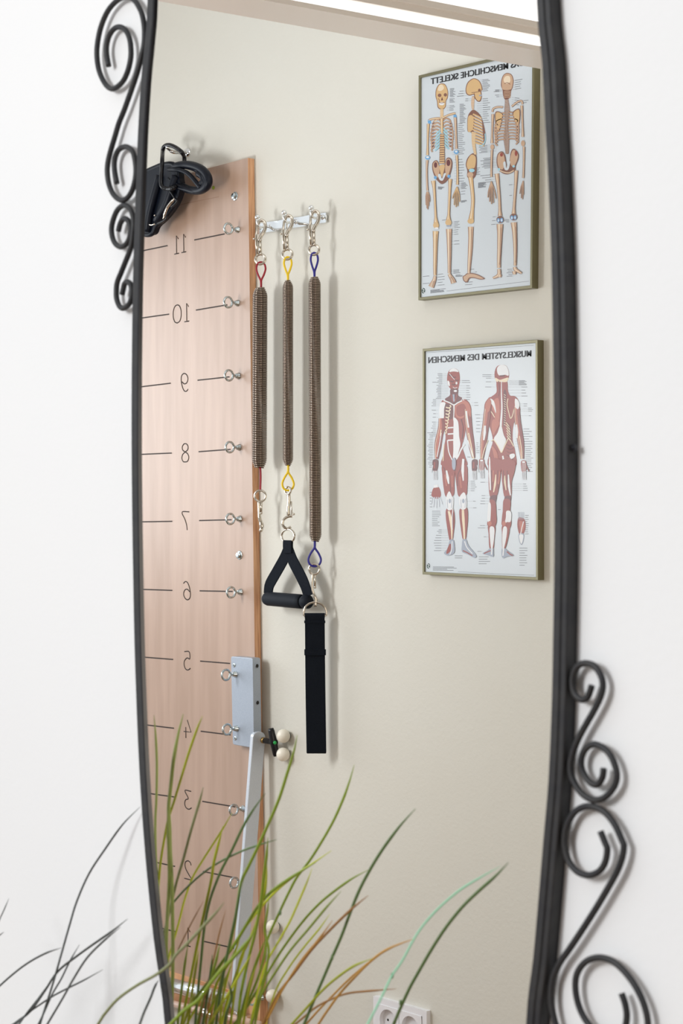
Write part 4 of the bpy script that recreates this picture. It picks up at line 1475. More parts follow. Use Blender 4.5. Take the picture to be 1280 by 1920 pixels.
def body_front():
    p = Print(OX, OY, SC)
    # head
    p.poly('mus', [(360, 312), (395, 322), (415, 360), (418, 430), (405, 500), (385, 545), (355, 546), (330, 510), (305, 470), (296, 420), (302, 360), (325, 322)])
    p.poly('tend', [(360, 312), (395, 324), (404, 345), (360, 340), (318, 345), (328, 322)], lay=1.3)
    p.poly('tend', [(300, 430), (318, 440), (322, 480), (306, 470)], lay=1.3)
    for a in ((330, 380), (365, 400), (345, 440), (390, 430), (360, 470)):
        p.st('mus_d', 12, [(a[0] - 18, a[1] - 10), (a[0], a[1]), (a[0] + 16, a[1] - 8)], lay=1.5)
    p.ell('tend', 386, 452, 9, 14, 1.7)
    p.ell('tend', 376, 528, 16, 10, 1.7)
    p.st('tend', 5, [(318, 360), (350, 400), (370, 420)], lay=1.6)
    p.st('tend', 5, [(352, 490), (370, 500), (395, 492)], lay=1.6)
    # neck
    p.poly('mus_d', [(330, 510), (400, 510), (402, 570), (440, 600), (362, 655), (275, 610), (322, 570)])
    p.st('tend_g', 16, [(358, 560), (362, 630)], False, 1.4)
    p.st('mus', 10, [(335, 560), (352, 630)], False, 1.5)
    p.st('mus', 10, [(392, 560), (372, 630)], False, 1.5)
    # torso
    p.poly('mus', [(262, 616), (362, 656), (450, 606), (500, 630), (526, 690), (520, 760), (478, 850), (470, 930), (452, 1010), (440, 1060), (470, 1160), (478, 1250), (250, 1250), (256, 1150), (268, 1060), (282, 960), (262, 860), (250, 760), (232, 700), (240, 640)], lay=1.1)
    p.poly('mus_l', [(385, 660), (450, 630), (500, 690), (480, 760), (430, 792), (380, 770), (372, 700)], lay=1.3)
    p.poly('mus', [(395, 672), (450, 650), (486, 696), (468, 750), (428, 774), (392, 758), (384, 704)], lay=1.5)
    p.poly('mus_d', [(275, 650), (350, 670), (352, 780), (330, 800), (280, 790), (266, 720)], lay=1.3)
    for i in range(9):
        yy = 664 + i * 31
        p.st('tend2', 10, [(322 - i * 4, yy), (332 - i * 5.5, yy + 14), (312 - i * 4, yy + 26), (284 - i * 1, yy + 20)], lay=1.7)
    p.st('tend', 11, [(264, 618), (320, 640), (362, 662), (400, 640), (460, 612)], lay=1.9)
    p.st('tend', [14, 9, 8], [(362, 660), (362, 730), (358, 800)], lay=1.9)
    p.poly('tend', [(356, 790), (396, 810), (408, 870), (412, 960), (424, 1040), (408, 1110), (384, 1200), (352, 1200), (356, 1100), (354, 950)], lay=1.7)
    p.poly('mus', [(310, 830), (354, 800), (356, 920), (352, 1090), (330, 1160), (306, 1090), (300, 950)], lay=1.7)
    for yy in (880, 940, 1000):
        p.st('tend', 13, [(302, yy + 2), (356, yy - 2)], False, 1.9)
    p.st('tend', 10, [(300, 1000), (312, 1110), (345, 1190)], lay=2)
    p.st('tend', 14, [(466, 1040), (430, 1090), (405, 1150), (372, 1200)], lay=2)
    p.st('tend2', 8, [(268, 1040), (262, 1110), (258, 1200)], lay=1.9)
    p.st('mus_d', 8, [(430, 800), (450, 880), (440, 990)], lay=1.9)
    # arms
    p.poly('tend', [(236, 640), (280, 640), (268, 700), (264, 790), (232, 800), (222, 740), (224, 680)], lay=1.5)
    p.lined('mus', [44, 62, 58, 64, 60, 30], [(240, 790), (242, 880), (228, 940), (214, 1010), (206, 1080), (196, 1180)], 'mus_d', 5)
    p.st('tend', 8, [(240, 930), (228, 1010), (200, 1160)], lay=1.8)
    p.st('tend2', 9, [(238, 900), (232, 960)], lay=1.8)
    p.lined('mus', [60, 66, 62, 56, 50, 28], [(492, 700), (498, 800), (508, 900), (524, 1000), (536, 1080), (550, 1170)], 'mus_d', 5)
    p.poly('mus_l', [(440, 616), (500, 640), (526, 700), (520, 780), (490, 720), (470, 670)], lay=1.9)
    p.st('tend', 16, [(480, 720), (486, 780), (502, 880)], lay=2)
    p.st('tend2', 10, [(502, 930), (526, 1040), (552, 1180)], lay=2)
    p.st('tend', 8, [(494, 1000), (520, 1080), (545, 1160)], lay=2)
    # hands
    for (hx, hy, mir) in ((184, 1230, -1), (560, 1230, 1)):
        p.poly('mus_d', [(hx - 22, hy - 40), (hx + 24, hy - 40), (hx + 26, hy + 20), (hx + 10, hy + 70), (hx - 20, hy + 70), (hx - 28, hy + 20)], lay=1.3)
        p.st('mus', 14, [(hx - 8, hy - 20), (hx - 10, hy + 40)], False, 1.5)
        for k in range(4):
            p.lined('tend', 6, [(hx - 18 + k * 11, hy + 64), (hx - 18 + k * 11, hy + 120), (hx - 14 + k * 10, hy + 150)], 'tend_g', 3)
        p.lined('tend', 6, [(hx - 26 * mir * -1, hy + 10), (hx + 38 * mir, hy + 80)], 'tend_g', 3)
    # legs
    p.poly('mus', [(252, 1240), (360, 1250), (370, 1300), (366, 1420), (358, 1530), (286, 1545), (262, 1450), (250, 1330)], lay=1.2)
    p.poly('mus', [(366, 1250), (478, 1240), (494, 1330), (490, 1450), (478, 1530), (408, 1540), (388, 1450), (372, 1310)], lay=1.2)
    p.poly('mus_d', [(352, 1180), (384, 1180), (382, 1280), (366, 1296), (350, 1270)], lay=1.5)
    p.poly('tend_g', [(346, 1180), (376, 1180), (374, 1270), (356, 1284), (344, 1250)], lay=1.7)
    p.st('tend', [14, 26, 12], [(290, 1290), (302, 1360), (312, 1420)], lay=1.8)
    p.st('tend', [22, 26, 10], [(452, 1180), (446, 1290), (452, 1390)], lay=1.8)
    p.st('mus_d', 7, [(262, 1260), (320, 1400), (330, 1500)], lay=1.7)
    p.st('mus_d', 7, [(468, 1200), (400, 1330), (396, 1440)], lay=1.7)
    p.st('mus_l', 12, [(276, 1330), (290, 1440)], lay=1.7)
    p.st('mus_l', 12, [(420, 1350), (432, 1460)], lay=1.7)
    p.st('mus_l', 10, [(344, 1340), (346, 1450)], lay=1.7)
    p.poly('tend', [(316, 1490), (346, 1545), (358, 1560), (352, 1650), (326, 1672), (298, 1660), (286, 1560)], lay=1.9)
    p.poly('tend', [(454, 1500), (480, 1545), (482, 1640), (452, 1668), (424, 1650), (412, 1560)], lay=1.9)
    for cxk in (322, 452):
        p.ell('tend_g', cxk, 1584, 12, 22, 2.1)
        p.st('tend_g', 5, [(cxk - 24, 1570), (cxk - 20, 1650)], False, 2.1)
        p.st('tend_g', 5, [(cxk + 22, 1560), (cxk + 16, 1650)], False, 2.1)
    p.poly('mus', [(290, 1660), (352, 1655), (370, 1760), (360, 1880), (346, 1960), (320, 1960), (300, 1860), (284, 1740)], lay=1.2)
    p.poly('mus', [(420, 1660), (486, 1650), (496, 1750), (486, 1870), (474, 1950), (446, 1950), (428, 1850), (414, 1730)], lay=1.2)
    p.st('tend2', [20, 28, 18, 10], [(312, 1680), (330, 1760), (340, 1850), (342, 1950)], lay=1.6)
    p.st('tend2', [22, 26, 20, 14], [(448, 1670), (452, 1760), (458, 1850), (462, 1950)], lay=1.6)
    p.st('mus_d', 6, [(350, 1680), (356, 1780), (346, 1860)], lay=1.7)
    p.st('tend', 8, [(352, 1660), (344, 1740), (346, 1860)], lay=1.8)
    # feet
    p.poly('tend_g', [(322, 1960), (356, 1960), (368, 2020), (364, 2080), (310, 2110), (266, 2084), (300, 2040)], lay=1.4)
    p.poly('mus', [(318, 2000), (332, 2000), (330, 2060), (296, 2092), (290, 2070)], lay=1.6)
    p.st('tend', 8, [(345, 1970), (340, 2050), (322, 2100)], lay=1.8)
    p.poly('tend_g', [(446, 1955), (480, 1955), (500, 2010), (550, 2070), (578, 2110), (560, 2130), (500, 2100), (440, 2070), (438, 2010)], lay=1.4)
    p.st('mus', 10, [(448, 2060), (500, 2085), (540, 2110)], lay=1.6)
    p.st('tend', 9, [(464, 1970), (486, 2030), (540, 2090)], lay=1.8)
    return p


body_front().done('muscle_drawing', po2, 'front view red muscle figure')


def body_back():
    p = Print(OX, OY, SC)
    p.poly('mus', [(820, 276), (862, 286), (886, 330), (890, 390), (868, 440), (866, 510), (780, 510), (768, 440), (752, 390), (756, 330), (778, 290)])
    p.poly('tend', [(822, 276), (862, 288), (884, 330), (886, 380), (850, 372), (820, 385), (786, 370), (774, 320), (790, 288)], lay=1.3)
    p.poly('tend2', [(760, 400), (800, 420), (840, 410), (884, 400), (868, 440), (800, 440), (768, 436)], lay=1.5)
    p.st('mus_d', 14, [(800, 385), (850, 380)], False, 1.5)
    p.poly('mus', [(775, 440), (868, 430), (880, 520), (900, 570), (960, 590), (900, 640), (740, 640), (716, 590), (770, 540)], lay=1.1)
    p.st('mus_d', 7, [(790, 430), (800, 520), (790, 580)], lay=1.6)
    p.st('tend', [6, 10, 14, 20, 10], [(818, 430), (818, 560), (822, 700), (812, 850), (812, 960)], lay=1.7)
    p.poly('mus', [(716, 585), (800, 570), (890, 575), (950, 580), (985, 640), (960, 760), (930, 870), (925, 1000), (950, 1110), (946, 1260), (700, 1260), (704, 1120), (735, 1000), (700, 860), (660, 770), (655, 660), (690, 600)], lay=1.2)
    p.poly('mus_l', [(730, 640), (790, 600), (800, 760), (780, 830), (740, 760)], lay=1.4)
    p.poly('tend', [(710, 600), (745, 625), (762, 690), (764, 740), (740, 680), (716, 640)], lay=1.6)
    p.poly('mus', [(690, 690), (740, 720), (755, 780), (700, 740)], lay=1.5)
    p.st('tend2', 8, [(690, 690), (725, 735), (752, 780)], lay=1.8)
    p.poly('mus_d', [(838, 540), (866, 545), (862, 700), (856, 840), (836, 850)], lay=1.5)
    for i in range(14):
        p.st('tend2', 5, [(842, 560 + i * 22), (858, 572 + i * 22)], False, 1.8)
    p.st('tend2', 8, [(880, 600), (872, 660), (890, 740), (905, 790), (925, 760), (940, 700), (975, 610)], lay=1.8)
    for i in range(6):
        p.st('tend2', 8, [(862 + i * 2, 830 + i * 26), (890 + i * 2, 870 + i * 26), (900 + i, 930 + i * 14)], lay=1.7)
        p.st('mus_d', 5, [(872 + i * 2, 830 + i * 26), (900 + i * 2, 865 + i * 26), (908 + i, 920 + i * 14)], lay=1.9)
    p.poly('mus_l', [(740, 800), (800, 830), (760, 920), (738, 950), (722, 860)], lay=1.4)
    p.poly('tend', [(812, 850), (840, 950), (862, 1000), (840, 1060), (816, 1112), (786, 1060), (745, 990), (780, 930)], lay=1.9)
    p.st('tend2', 9, [(720, 1010), (745, 998), (786, 1060), (816, 1120)], lay=2)
    p.st('tend2', 9, [(936, 1060), (890, 985), (860, 1030), (820, 1120)], lay=2)
    p.st('mus_l', [18, 40, 30], [(730, 1060), (760, 1130), (770, 1220)], lay=1.7)
    for i in range(5):
        p.st('mus_d', 5, [(866, 1040 + i * 34), (900, 1056 + i * 34), (930, 1042 + i * 34)], lay=1.8)
    p.poly('tend', [(896, 1140), (940, 1130), (944, 1160), (910, 1180)], lay=1.9)
    p.st('tend', [14, 20, 10], [(830, 1150), (842, 1220), (840, 1300)], lay=1.9)
    # arms
    p.lined('mus', [56, 66, 60, 62, 50, 28], [(688, 660), (680, 760), (664, 880), (648, 990), (640, 1080), (630, 1180)], 'mus_d', 5)
    p.poly('mus_l', [(700, 600), (720, 640), (700, 720), (672, 730), (662, 660)], lay=1.9)
    p.st('tend', [18, 26, 14], [(660, 860), (656, 930), (648, 1000)], lay=2)
    p.st('tend2', 8, [(690, 1000), (650, 1100), (632, 1180)], lay=2)
    p.lined('mus', [50, 58, 56, 60, 50, 30], [(966, 680), (970, 790), (984, 890), (1000, 1000), (1010, 1080), (1018, 1180)], 'mus_d', 5)
    p.poly('tend', [(950, 600), (990, 640), (980, 700), (950, 680)], lay=1.9)
    p.st('tend', [18, 26, 12], [(960, 850), (966, 920), (966, 980)], lay=2)
    p.st('tend2', 8, [(990, 960), (1010, 1080), (1016, 1180)], lay=2)
    p.st('mus', 22, [(988, 700), (976, 760)], False, 1.9)
    for (hx, hy, mir) in ((630, 1225, 1), (1032, 1240, 1)):
        p.poly('mus', [(hx - 24, hy - 40), (hx + 18, hy - 40), (hx + 26, hy + 20), (hx + 14, hy + 66), (hx - 18, hy + 66), (hx - 26, hy + 20)], lay=1.3)
        p.st('tend', 16, [(hx - 16, hy - 30), (hx + 12, hy - 30)], False, 1.6)
        for k in range(4):
            p.lined('tend', 6, [(hx - 16 + k * 11, hy + 60), (hx - 14 + k * 11, hy + 110), (hx - 10 + k * 10, hy + 140)], 'tend_g', 3)
            p.st('tend', 3, [(hx - 14 + k * 10, hy - 20), (hx - 16 + k * 11, hy + 60)], False, 1.7)
        p.lined('mus', 7, [(hx + 22, hy), (hx + 50, hy + 60)], 'mus_d', 3)
    # legs
    p.poly('mus', [(700, 1180), (816, 1190), (812, 1300), (800, 1420), (770, 1540), (712, 1550), (696, 1450), (694, 1320)], lay=1.2)
    p.poly('mus', [(820, 1190), (946, 1200), (944, 1300), (916, 1400), (910, 1540), (850, 1550), (828, 1440), (820, 1330)], lay=1.2)
    p.st('tend', [10, 18, 12], [(704, 1160), (706, 1320), (712, 1480)], lay=1.6)
    p.st('tend2', [8, 20, 10], [(764, 1330), (756, 1420), (742, 1500)], lay=1.7)
    p.st('tend', [10, 22, 10], [(884, 1330), (890, 1440), (904, 1530)], lay=1.7)
    p.st('tend2', [8, 18, 8], [(850, 1340), (850, 1400), (862, 1480)], lay=1.7)
    for x_ in (722, 782, 836, 872):
        p.st('mus_d', 6, [(x_, 1290), (x_ + (4 if x_ < 800 else 6), 1480)], False, 1.8)
    p.st('mus_l', 12, [(740, 1290), (736, 1400)], lay=1.7)
    p.st('mus_l', 12, [(800, 1300), (788, 1420)], lay=1.7)
    p.poly('mus_d', [(712, 1540), (770, 1530), (760, 1600), (730, 1640), (706, 1600)], lay=1.5)
    p.poly('mus_d', [(852, 1540), (908, 1540), (900, 1600), (866, 1640), (846, 1600)], lay=1.5)
    p.poly('tend', [(694, 1600), (716, 1620), (712, 1760), (700, 1800), (682, 1760), (686, 1680)], lay=1.6)
    p.poly('mus', [(705, 1580), (758, 1590), (768, 1700), (770, 1790), (740, 1840), (686, 1820), (684, 1780), (712, 1740)], lay=1.4)
    p.poly('mus', [(840, 1570), (904, 1580), (900, 1700), (912, 1790), (890, 1850), (824, 1820), (820, 1770), (830, 1680)], lay=1.4)
    p.poly('tend', [(866, 1680), (910, 1690), (906, 1780), (870, 1786), (850, 1800), (860, 1740)], lay=1.8)
    p.ell('mus_l', 706, 1800, 18, 24, 1.8)
    p.ell('mus_l', 842, 1800, 18, 24, 1.8)
    p.poly('mus', [(690, 1820), (756, 1820), (748, 1960), (740, 2040), (704, 2040), (694, 1900)], lay=1.2)
    p.poly('mus', [(826, 1820), (894, 1830), (880, 1950), (852, 2040), (826, 2040), (822, 1900)], lay=1.2)
    p.poly('tend', [(704, 1850), (724, 1826), (750, 1850), (746, 1950), (730, 2050), (718, 2040), (708, 1950)], lay=1.6)
    p.poly('tend', [(832, 1850), (850, 1826), (872, 1850), (862, 1950), (838, 2050), (828, 2040), (826, 1930)], lay=1.6)
    p.poly('tend_g', [(706, 2040), (738, 2040), (742, 2080), (738, 2120), (690, 2106), (636, 2088), (680, 2060)], lay=1.4)
    p.st('mus', 10, [(650, 2088), (690, 2070), (715, 2060)], lay=1.7)
    p.st('tend', 12, [(726, 2040), (722, 2100)], False, 1.7)
    p.poly('tend_g', [(822, 2040), (852, 2040), (880, 2064), (936, 2108), (880, 2116), (836, 2132), (820, 2110)], lay=1.4)
    p.st('mus', 12, [(870, 2070), (900, 2094), (926, 2108)], lay=1.7)
    p.st('tend', 12, [(838, 2040), (832, 2110)], False, 1.7)
    return p


body_back().done('muscle_drawing', po2, 'back view red muscle figure')
p = Print(OX, OY, SC)
# hand and foot details
p.poly('mus', [(170, 1455), (214, 1450), (236, 1500), (234, 1540), (200, 1562), (150, 1540), (150, 1500)])
for k in range(5):
    p.lined('tend_g', 5, [(160 + k * 17, 1545), (150 + k * 24, 1590 + 10 * (k == 0)), (140 + k * 28, 1590 + 62 * math.sin(0.5 + k * 0.55))], 'tend', 4)
p.st('tend', 26, [(170, 1445), (208, 1440)], False, 1.3)
p.done('detail_drawing', po2, 'small red hand detail')
p = Print(OX, OY, SC)
p.poly('mus', [(975, 1760), (990, 1740), (1040, 1760), (1050, 1840), (1030, 1900), (1006, 1930), (984, 1890), (970, 1820)])
p.poly('mus_l', [(990, 1780), (1030, 1790), (1036, 1840), (1012, 1890), (996, 1850)], lay=1.3)
p.st('tend', 8, [(1030, 1780), (1012, 1850), (1000, 1910)], lay=1.5)
p.poly('tend_g', [(984, 1900), (1034, 1900), (1030, 1970), (1008, 2006), (986, 1960)], lay=1.2)
p.poly('tend', [(990, 1910), (1026, 1910), (1022, 1962), (1008, 1996), (992, 1956)], lay=1.4)
for k in range(5):
    p.st('tend_g', 4, [(980 + k * 13, 1690), (984 + k * 12, 1760)], False)
p.done('detail_drawing', po2, 'small red foot sole detail')
p = Print(OX, OY, SC)
captions(p, [
    (190, 250, 362, 460, 8, 310, 0.0), (155, 200, 444, 446, 1, None, 0.0), (186, 240, 474, 600, 11, 310, 0.0),
    (440, 530, 428, 446, 2, 415, 0.0), (480, 526, 478, 610, 7, 410, 0.0), (558, 616, 640, 666, 2, 530, 0.0),
    (144, 190, 610, 670, 5, 240, 0.0), (146, 188, 712, 780, 3, 210, 0.0), (140, 188, 826, 960, 8, 215, 0.0), (104, 160, 930, 1260, 22, 190, 0.0),
    (636, 720, 372, 405, 3, 755, 0.0), (660, 720, 440, 490, 2, 760, 0.0), (985, 1074, 428, 470, 6, 890, 0.0), (1010, 1072, 490, 576, 4, 880, 0.0),
    (1030, 1074, 652, 672, 2, 990, 0.0), (1074, 1122, 692, 722, 3, 1000, 0.0), (1080, 1122, 766, 768, 1, 1000, 0.0), (560, 612, 756, 920, 6, 660, 0.0),
    (1030, 1124, 892, 1060, 8, 950, 0.0), (1050, 1124, 1080, 1300, 13, 1040, 0.0), (576, 606, 1026, 1120, 6, None, 0.0), (490, 526, 1162, 1164, 1, None, 0.0),
    (570, 606, 1208, 1222, 2, None, 0.0), (524, 580, 1394, 1486, 6, 490, 0.0), (606, 660, 1404, 1408, 1, 700, 0.0), (606, 660, 1532, 1610, 4, 700, 0.0),
    (1026, 1076, 1420, 1482, 4, 915, 0.0), (546, 580, 1586, 1588, 1, 460, 0.0), (546, 580, 1650, 1652, 1, 470, 0.0), (785, 825, 1666, 1668, 1, None, 0.0),
    (152, 242, 1682, 1822, 9, None, 0.0), (196, 244, 1860, 1890, 3, 300, 0.0), (150, 240, 1914, 2060, 7, 310, 0.0), (1046, 1080, 1722, 1900, 10, 1040, 0.0),
    (578, 660, 1820, 1842, 2, 690, 0.0), (642, 672, 1928, 1930, 1, 695, 0.0), (570, 624, 2068, 2070, 1, 640, 0.0), (990, 1078, 2036, 2200, 8, None, 0.0),
    (600, 716, 2120, 2186, 4, None, 0.0), (370, 452, 2110, 2130, 2, None, 0.0), (160, 402, 2216, 2248, 4, None, 0.01), (130, 160, 1500, 1640, 6, None, 0.0),
])
p.st('ink2', 3, [(400, 2262), (760, 2282), (1130, 2296)], False)
p.st('ink2', 2.5, [(100, 160), (600, 128), (1128, 90)], False)
p.ell('paper', 122, 2208, 20, 28, 1.2)
p.ell('logo', 118, 2208, 16, 26, 1.4)
p.st('tend', 5, [(108, 2190), (124, 2200), (114, 2214), (128, 2230)], lay=1.6)
p.done('caption_print', po2, 'columns of tiny captions with leader lines and a round logo')

# ------------------------------------------------------------------ the grass, and its image in the mirror
BX, BZ = -1.60, 0.55
yReal = MIR - 0.107
yRefl = MIR + 0.107


def blade(pts, y_tip, y_base, key, wpx, root, sway):
    n = len(pts)
    w3 = []
    y_vis = y_base + (y_tip - y_base) * 0.35
    for i, (a, b) in enumerate(pts):
        t = i / max(1, n - 1)
        w3.append(P(a, b, y_tip + (y_vis - y_tip) * t))
    last = w3[-1]
    base = Vector((BX + sway[0], y_base + sway[1], BZ))
    prev = w3[-2]
    d = (last - prev)
    d = d.normalized() * min(0.10, (base - last).length * 0.4) if d.length > 0 else Vector((0, 0, -0.05))
    if pts[-1][1] > 1900 or True:
        w3 += [last + d, base.lerp(last + d, 0.35), base]
    cv = spline(w3, 5)
    s_ = 1.75 / FPX
    r = wpx * 0.5 * s_
    N = len(cv)
    rs = []
    for i in range(N):
        t = i / (N - 1)
        rs.append(r * min(1.0, 0.18 + t * 7.0))
    m = MB().tube(cv, rs, 7)
    return m


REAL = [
    ('shade_grey', 4.2, [(262.5, 1513), (230, 1546), (197, 1592), (167, 1638), (144, 1690), (130, 1736), (115, 1789), (98, 1848), (75, 1920)]),
    ('shade_grey', 4.6, [(239, 1723), (210, 1746), (177, 1769), (141, 1795), (108, 1822), (82, 1861), (56, 1897), (26, 1920)]),
    ('shade_grey', 4.2, [(226, 1738), (197, 1762), (164, 1795), (138, 1835), (118, 1871), (89, 1920)]),
    ('shade_grey', 3.6, [(149, 1771), (131, 1802), (115, 1835), (98, 1864), (82, 1900), (72, 1920)]),
    ('shade_grey', 3.6, [(193, 1818), (157, 1838), (131, 1851), (102, 1866), (79, 1881), (56, 1897), (30, 1920)]),
    ('shade_grey', 4.0, [(115, 1777), (82, 1789), (43, 1812), (0, 1848), (-30, 1880)]),
    ('shade_grey', 2.6, [(17, 1684), (7, 1707), (-3, 1730), (-16, 1770)]),
    ('shade_grey', 2.6, [(8, 1747), (-3, 1756), (-20, 1775)]),
    ('shade_grey', 3.6, [(96, 1838), (75, 1868), (50, 1900), (36, 1920)]),
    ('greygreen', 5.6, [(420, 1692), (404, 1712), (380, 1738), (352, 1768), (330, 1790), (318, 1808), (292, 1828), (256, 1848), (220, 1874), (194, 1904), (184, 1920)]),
    ('shade_grey', 4.8, [(297, 1838), (290, 1850), (282, 1871), (270, 1898), (262, 1920)]),
    ('cyan', 3.6, [(938, 1624), (902.5, 1644), (863, 1668), (824, 1701), (794, 1734), (774.5, 1763), (755, 1799.5), (735, 1829), (722, 1855), (706, 1888), (689, 1920)]),
    ('green', 6.5, [(478, 1745), (462, 1768), (438, 1795), (412, 1822), (390, 1850), (372, 1875), (345, 1895), (320, 1920)]),
]
REFL = [
    ('pale', 4.4, [(288.5, 1341), (292, 1384), (294, 1436), (293, 1500), (291, 1540), (292, 1600), (296, 1660), (300, 1720)]),
    ('pale', 6.2, [(343.5, 1339), (334, 1377), (325, 1428), (320, 1475), (316, 1516), (318, 1552), (319, 1591), (322, 1650), (323.5, 1720), (324, 1800), (323, 1850), (321, 1920)]),
    ('olive', 4.2, [(379.5, 1343), (370.5, 1364), (355, 1408), (340, 1457), (327, 1500), (316, 1534), (309, 1567), (301, 1616), (297, 1660)]),
    ('pale', 6.0, [(314, 1520), (315, 1560), (316.5, 1600), (317, 1654), (313, 1726), (311, 1780), (308, 1830)]),
    ('greygreen', 4.6, [(381, 1476), (373, 1506), (358, 1557), (345, 1606), (332, 1650), (320, 1700), (310, 1740)]),
    ('deep', 4.4, [(497, 1487.6), (476, 1516), (456, 1549), (435, 1593), (417, 1627), (407, 1650), (393, 1690), (383, 1740), (377, 1800), (371, 1860), (366, 1920)]),
    ('deep', 3.6, [(519, 1574), (489, 1583), (456, 1594.6), (425, 1609), (394, 1627), (365, 1650), (335, 1680), (318, 1705), (312, 1740)]),
    ('green', 5.0, [(556.7, 1378), (551, 1408), (538, 1451), (523, 1498), (502, 1547), (481, 1593), (466, 1624), (453, 1652), (446, 1690), (438, 1740), (424, 1800), (410, 1860), (398, 1920)]),
    ('lime', 3.6, [(435, 1524), (417, 1554.6), (399, 1583), (381, 1611), (360, 1647), (345, 1690), (335, 1730)]),
    ('olive', 4.8, [(418, 1549), (410.5, 1578), (401, 1616), (396, 1650), (385, 1700), (372, 1760), (360, 1820), (348, 1880), (340, 1920)]),
    ('green', 4.8, [(502, 1570), (500, 1600), (495, 1640), (489, 1690), (478, 1750), (465, 1800), (452, 1860), (445, 1920)]),
    ('green', 4.4, [(664, 1434), (655, 1465), (642.5, 1500), (623, 1543), (596.5, 1588.6), (577, 1618), (557, 1644), (541, 1674), (524, 1710), (501, 1762), (495, 1795), (478, 1848), (446, 1920)]),
    ('deep', 4.6, [(779, 1516), (750, 1548), (720, 1588), (695, 1628), (673, 1670), (655, 1715), (640, 1755), (622.5, 1795), (610, 1825), (594, 1862), (570, 1920)]),
    ('green', 4.0, [(690, 1631), (659, 1648), (629, 1669), (603, 1690), (577, 1716.5), (551, 1749), (521, 1792), (491.5, 1841), (459, 1894), (439, 1920)]),
    ('lime', 4.0, [(621, 1595), (583, 1621), (544, 1648), (511, 1677), (482, 1710), (452, 1749), (423, 1795), (400, 1831), (380, 1867), (350, 1920)]),
    ('green', 5.0, [(592, 1617), (557, 1638), (524, 1660), (500, 1680), (483, 1700), (461, 1735), (440, 1770), (413, 1808), (387, 1845), (350, 1890)]),
    ('lime', 3.4, [(585, 1628), (574, 1657), (560, 1690), (544, 1726), (524, 1762), (501, 1802), (488, 1841), (475, 1894), (470, 1920)]),
    ('green', 3.6, [(639, 1671), (610, 1703), (577, 1743), (544, 1782), (511, 1831), (488, 1871), (472, 1920)]),
    ('lime', 3.0, [(618, 1714), (597, 1743), (567, 1779), (541, 1815), (518, 1854), (505, 1894), (498, 1920)]),
    ('brown', 4.0, [(690, 1679), (656, 1707), (616, 1746), (583, 1782), (551, 1825), (521, 1864), (492, 1920)]),
    ('orange', 3.4, [(623, 1726), (596.5, 1762), (564, 1802), (528, 1858), (505, 1903), (495, 1920)]),
    ('orange', 3.8, [(779, 1759), (728, 1779), (695, 1802), (662, 1835), (636, 1864), (610, 1900), (597, 1920)]),
    ('olive', 3.8, [(698, 1797), (662, 1812), (629, 1835), (603, 1858), (577, 1887), (547, 1920)]),
    ('orange', 3.4, [(688, 1805), (652, 1838), (623, 1867), (597, 1894), (574, 1920)]),
    ('brown', 3.4, [(742.5, 1854), (692, 1858), (652, 1862.5), (619.5, 1874), (590, 1890), (560, 1915)]),
    ('deep', 4.6, [(953, 1617), (929, 1642), (896, 1671.5), (866, 1701), (837, 1737), (811, 1776.5), (788, 1816), (768, 1852), (751.5, 1888), (738, 1920)]),
    ('brown', 2.6, [(423, 1706), (411, 1750), (400, 1800), (388, 1850), (378, 1900), (374, 1920)]),
    ('brown', 2.2, [(381, 1690), (358, 1732), (336, 1776), (326, 1800)]),
    ('green', 3.8, [(504, 1684), (501, 1710), (496, 1745), (503, 1775), (502, 1800), (492, 1850), (478, 1920)]),
    ('olive', 4.2, [(500, 1610), (498, 1660), (484, 1720), (468, 1762), (450, 1800), (440, 1860), (432, 1920)]),
    ('deep', 4.6, [(455, 1640), (448, 1680), (441, 1720), (430, 1770), (420, 1820), (412, 1870), (405, 1920)]),
    ('olive', 4.6, [(462, 1772), (452, 1800), (438, 1840), (425, 1880), (415, 1920)]),
    ('green', 5.0, [(497, 1762), (482, 1800), (466, 1850), (455, 1890), (448, 1920)]),
    ('lime', 4.4, [(436, 1800), (424, 1840), (416, 1880), (412, 1920)]),
    ('olive', 5.0, [(452, 1750), (438, 1790), (420, 1820), (404, 1850), (396, 1900), (392, 1920)]),
    ('orange', 3.6, [(400, 1850), (392, 1880), (386, 1920)]),
    ('green', 4.2, [(352, 1772), (346, 1810), (341, 1850), (336, 1890), (333, 1920)]),
    ('olive', 4.4, [(372, 1782), (366, 1820), (360, 1860), (352, 1920)]),
    ('green', 4.6, [(412, 1770), (404, 1805), (392, 1845), (380, 1880), (370, 1920)]),
    ('olive', 4.6, [(434, 1812), (418, 1845), (400, 1880), (380, 1920)]),
    ('lime', 4.0, [(470, 1790), (452, 1822), (430, 1860), (404, 1900), (392, 1920)]),
    ('green', 4.6, [(440, 1850), (430, 1880), (422, 1920)]),
    ('deep', 4.4, [(398, 1790), (394, 1830), (388, 1870), (380, 1920)]),
    ('olive', 4.2, [(480, 1810), (470, 1845), (462, 1880), (456, 1920)]),
    ('green', 4.0, [(500, 1830), (486, 1868), (470, 1920)]),
    ('brown', 3.4, [(404, 1862), (398, 1890), (394, 1920)]),
    ('pale', 4.6, [(316, 1700), (312, 1760), (315, 1820), (318, 1870), (316, 1920)]),
    ('olive', 4.4, [(366, 1860), (356, 1885), (344, 1920)]),
    ('deep', 4.4, [(428, 1840), (434, 1870), (424, 1900), (420, 1925)]),
]


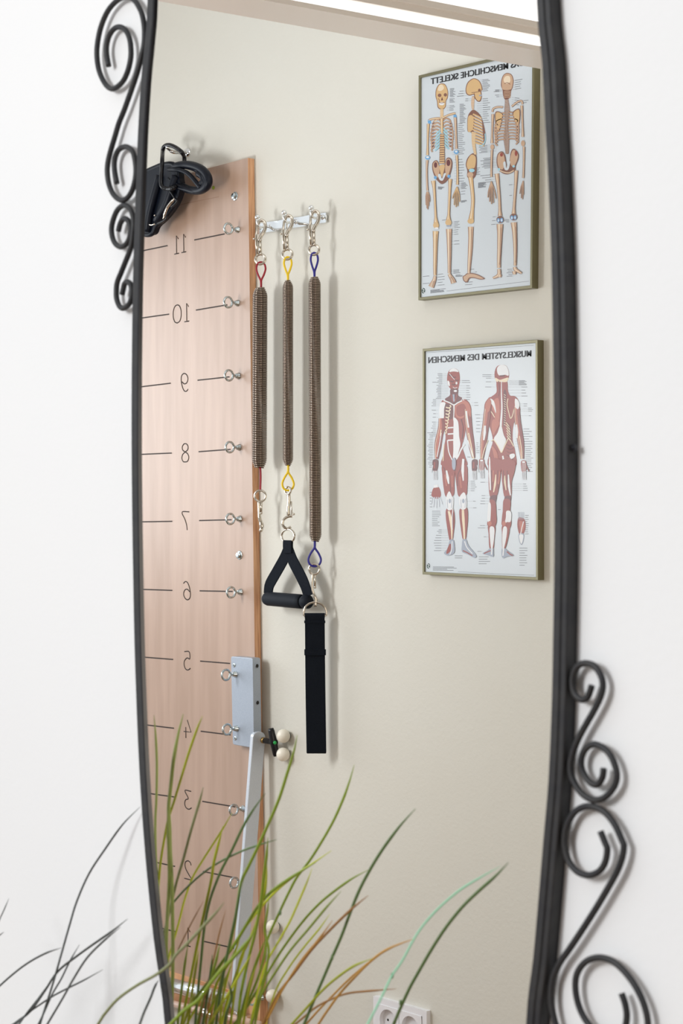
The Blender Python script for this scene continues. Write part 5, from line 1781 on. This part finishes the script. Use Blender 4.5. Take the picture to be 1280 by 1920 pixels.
def planter(yc, parent):
    c = Vector((BX, yc, 0))
    m = MB().lathe(c, (0, 0, 1), [(0, .062), (.01, .065), (BZ + 0.02, .085), (BZ + 0.025, .085), (BZ + 0.025, .079), (BZ + 0.0, .077)], 32)
    m.build('planter', M['planter'], parent)
    MB().lathe(c, (0, 0, 1), [(BZ - 0.03, .074), (BZ + 0.004, .0765)], 24).build('soil', M['soil'], parent)


for lst, yb_, lab, sgn in ((REAL, yReal, 'tall ornamental grass in front of the mirror, dark shaded blades against the white wall', -1),
                           (REFL, yRefl, 'green and brown grass blades of the plant as the mirror shows them', 1)):
    g = thing('ornamental_grass', (BX, yb_, 0), lab, 'plant')
    planter(yb_, g)
    for key, w, pts in lst:
        if sgn < 0:
            yt = MIR - rnd.uniform(0.015, 0.05)
            if key == 'cyan':
                yt = MIR - 0.003
            elif pts[0][0] > 400:
                yt = MIR - 0.09
            elif pts[0] == (262.5, 1513) or pts[0] == (297, 1838):
                yt = MIR + 0.006
        else:
            yt = MIR + rnd.uniform(0.03, 0.13)
            if pts[0][0] > 930:
                yt = MIR + 0.003
            if pts[0][0] < 400:
                yt = MIR + rnd.uniform(0.02, 0.05)
        yv = yt + (yb_ - yt)
        m = blade(pts, yt, yb_, key, w * (1.0 if sgn < 0 else 1.25), g, (rnd.uniform(-.03, .03), rnd.uniform(-.03, .03)))
        m.build('blade', M['g_' + key], g)
    if sgn > 0:
        m = MB()
        for (a, b) in ((622.5, 1795), (525, 1711), (735, 1829), (751, 1880)):
            m.ball(P(a, b, MIR + 0.06), 0.0018, scale=(0.8, 0.8, 1.6))
        m.build('stem_node', M['g_deep'], g)
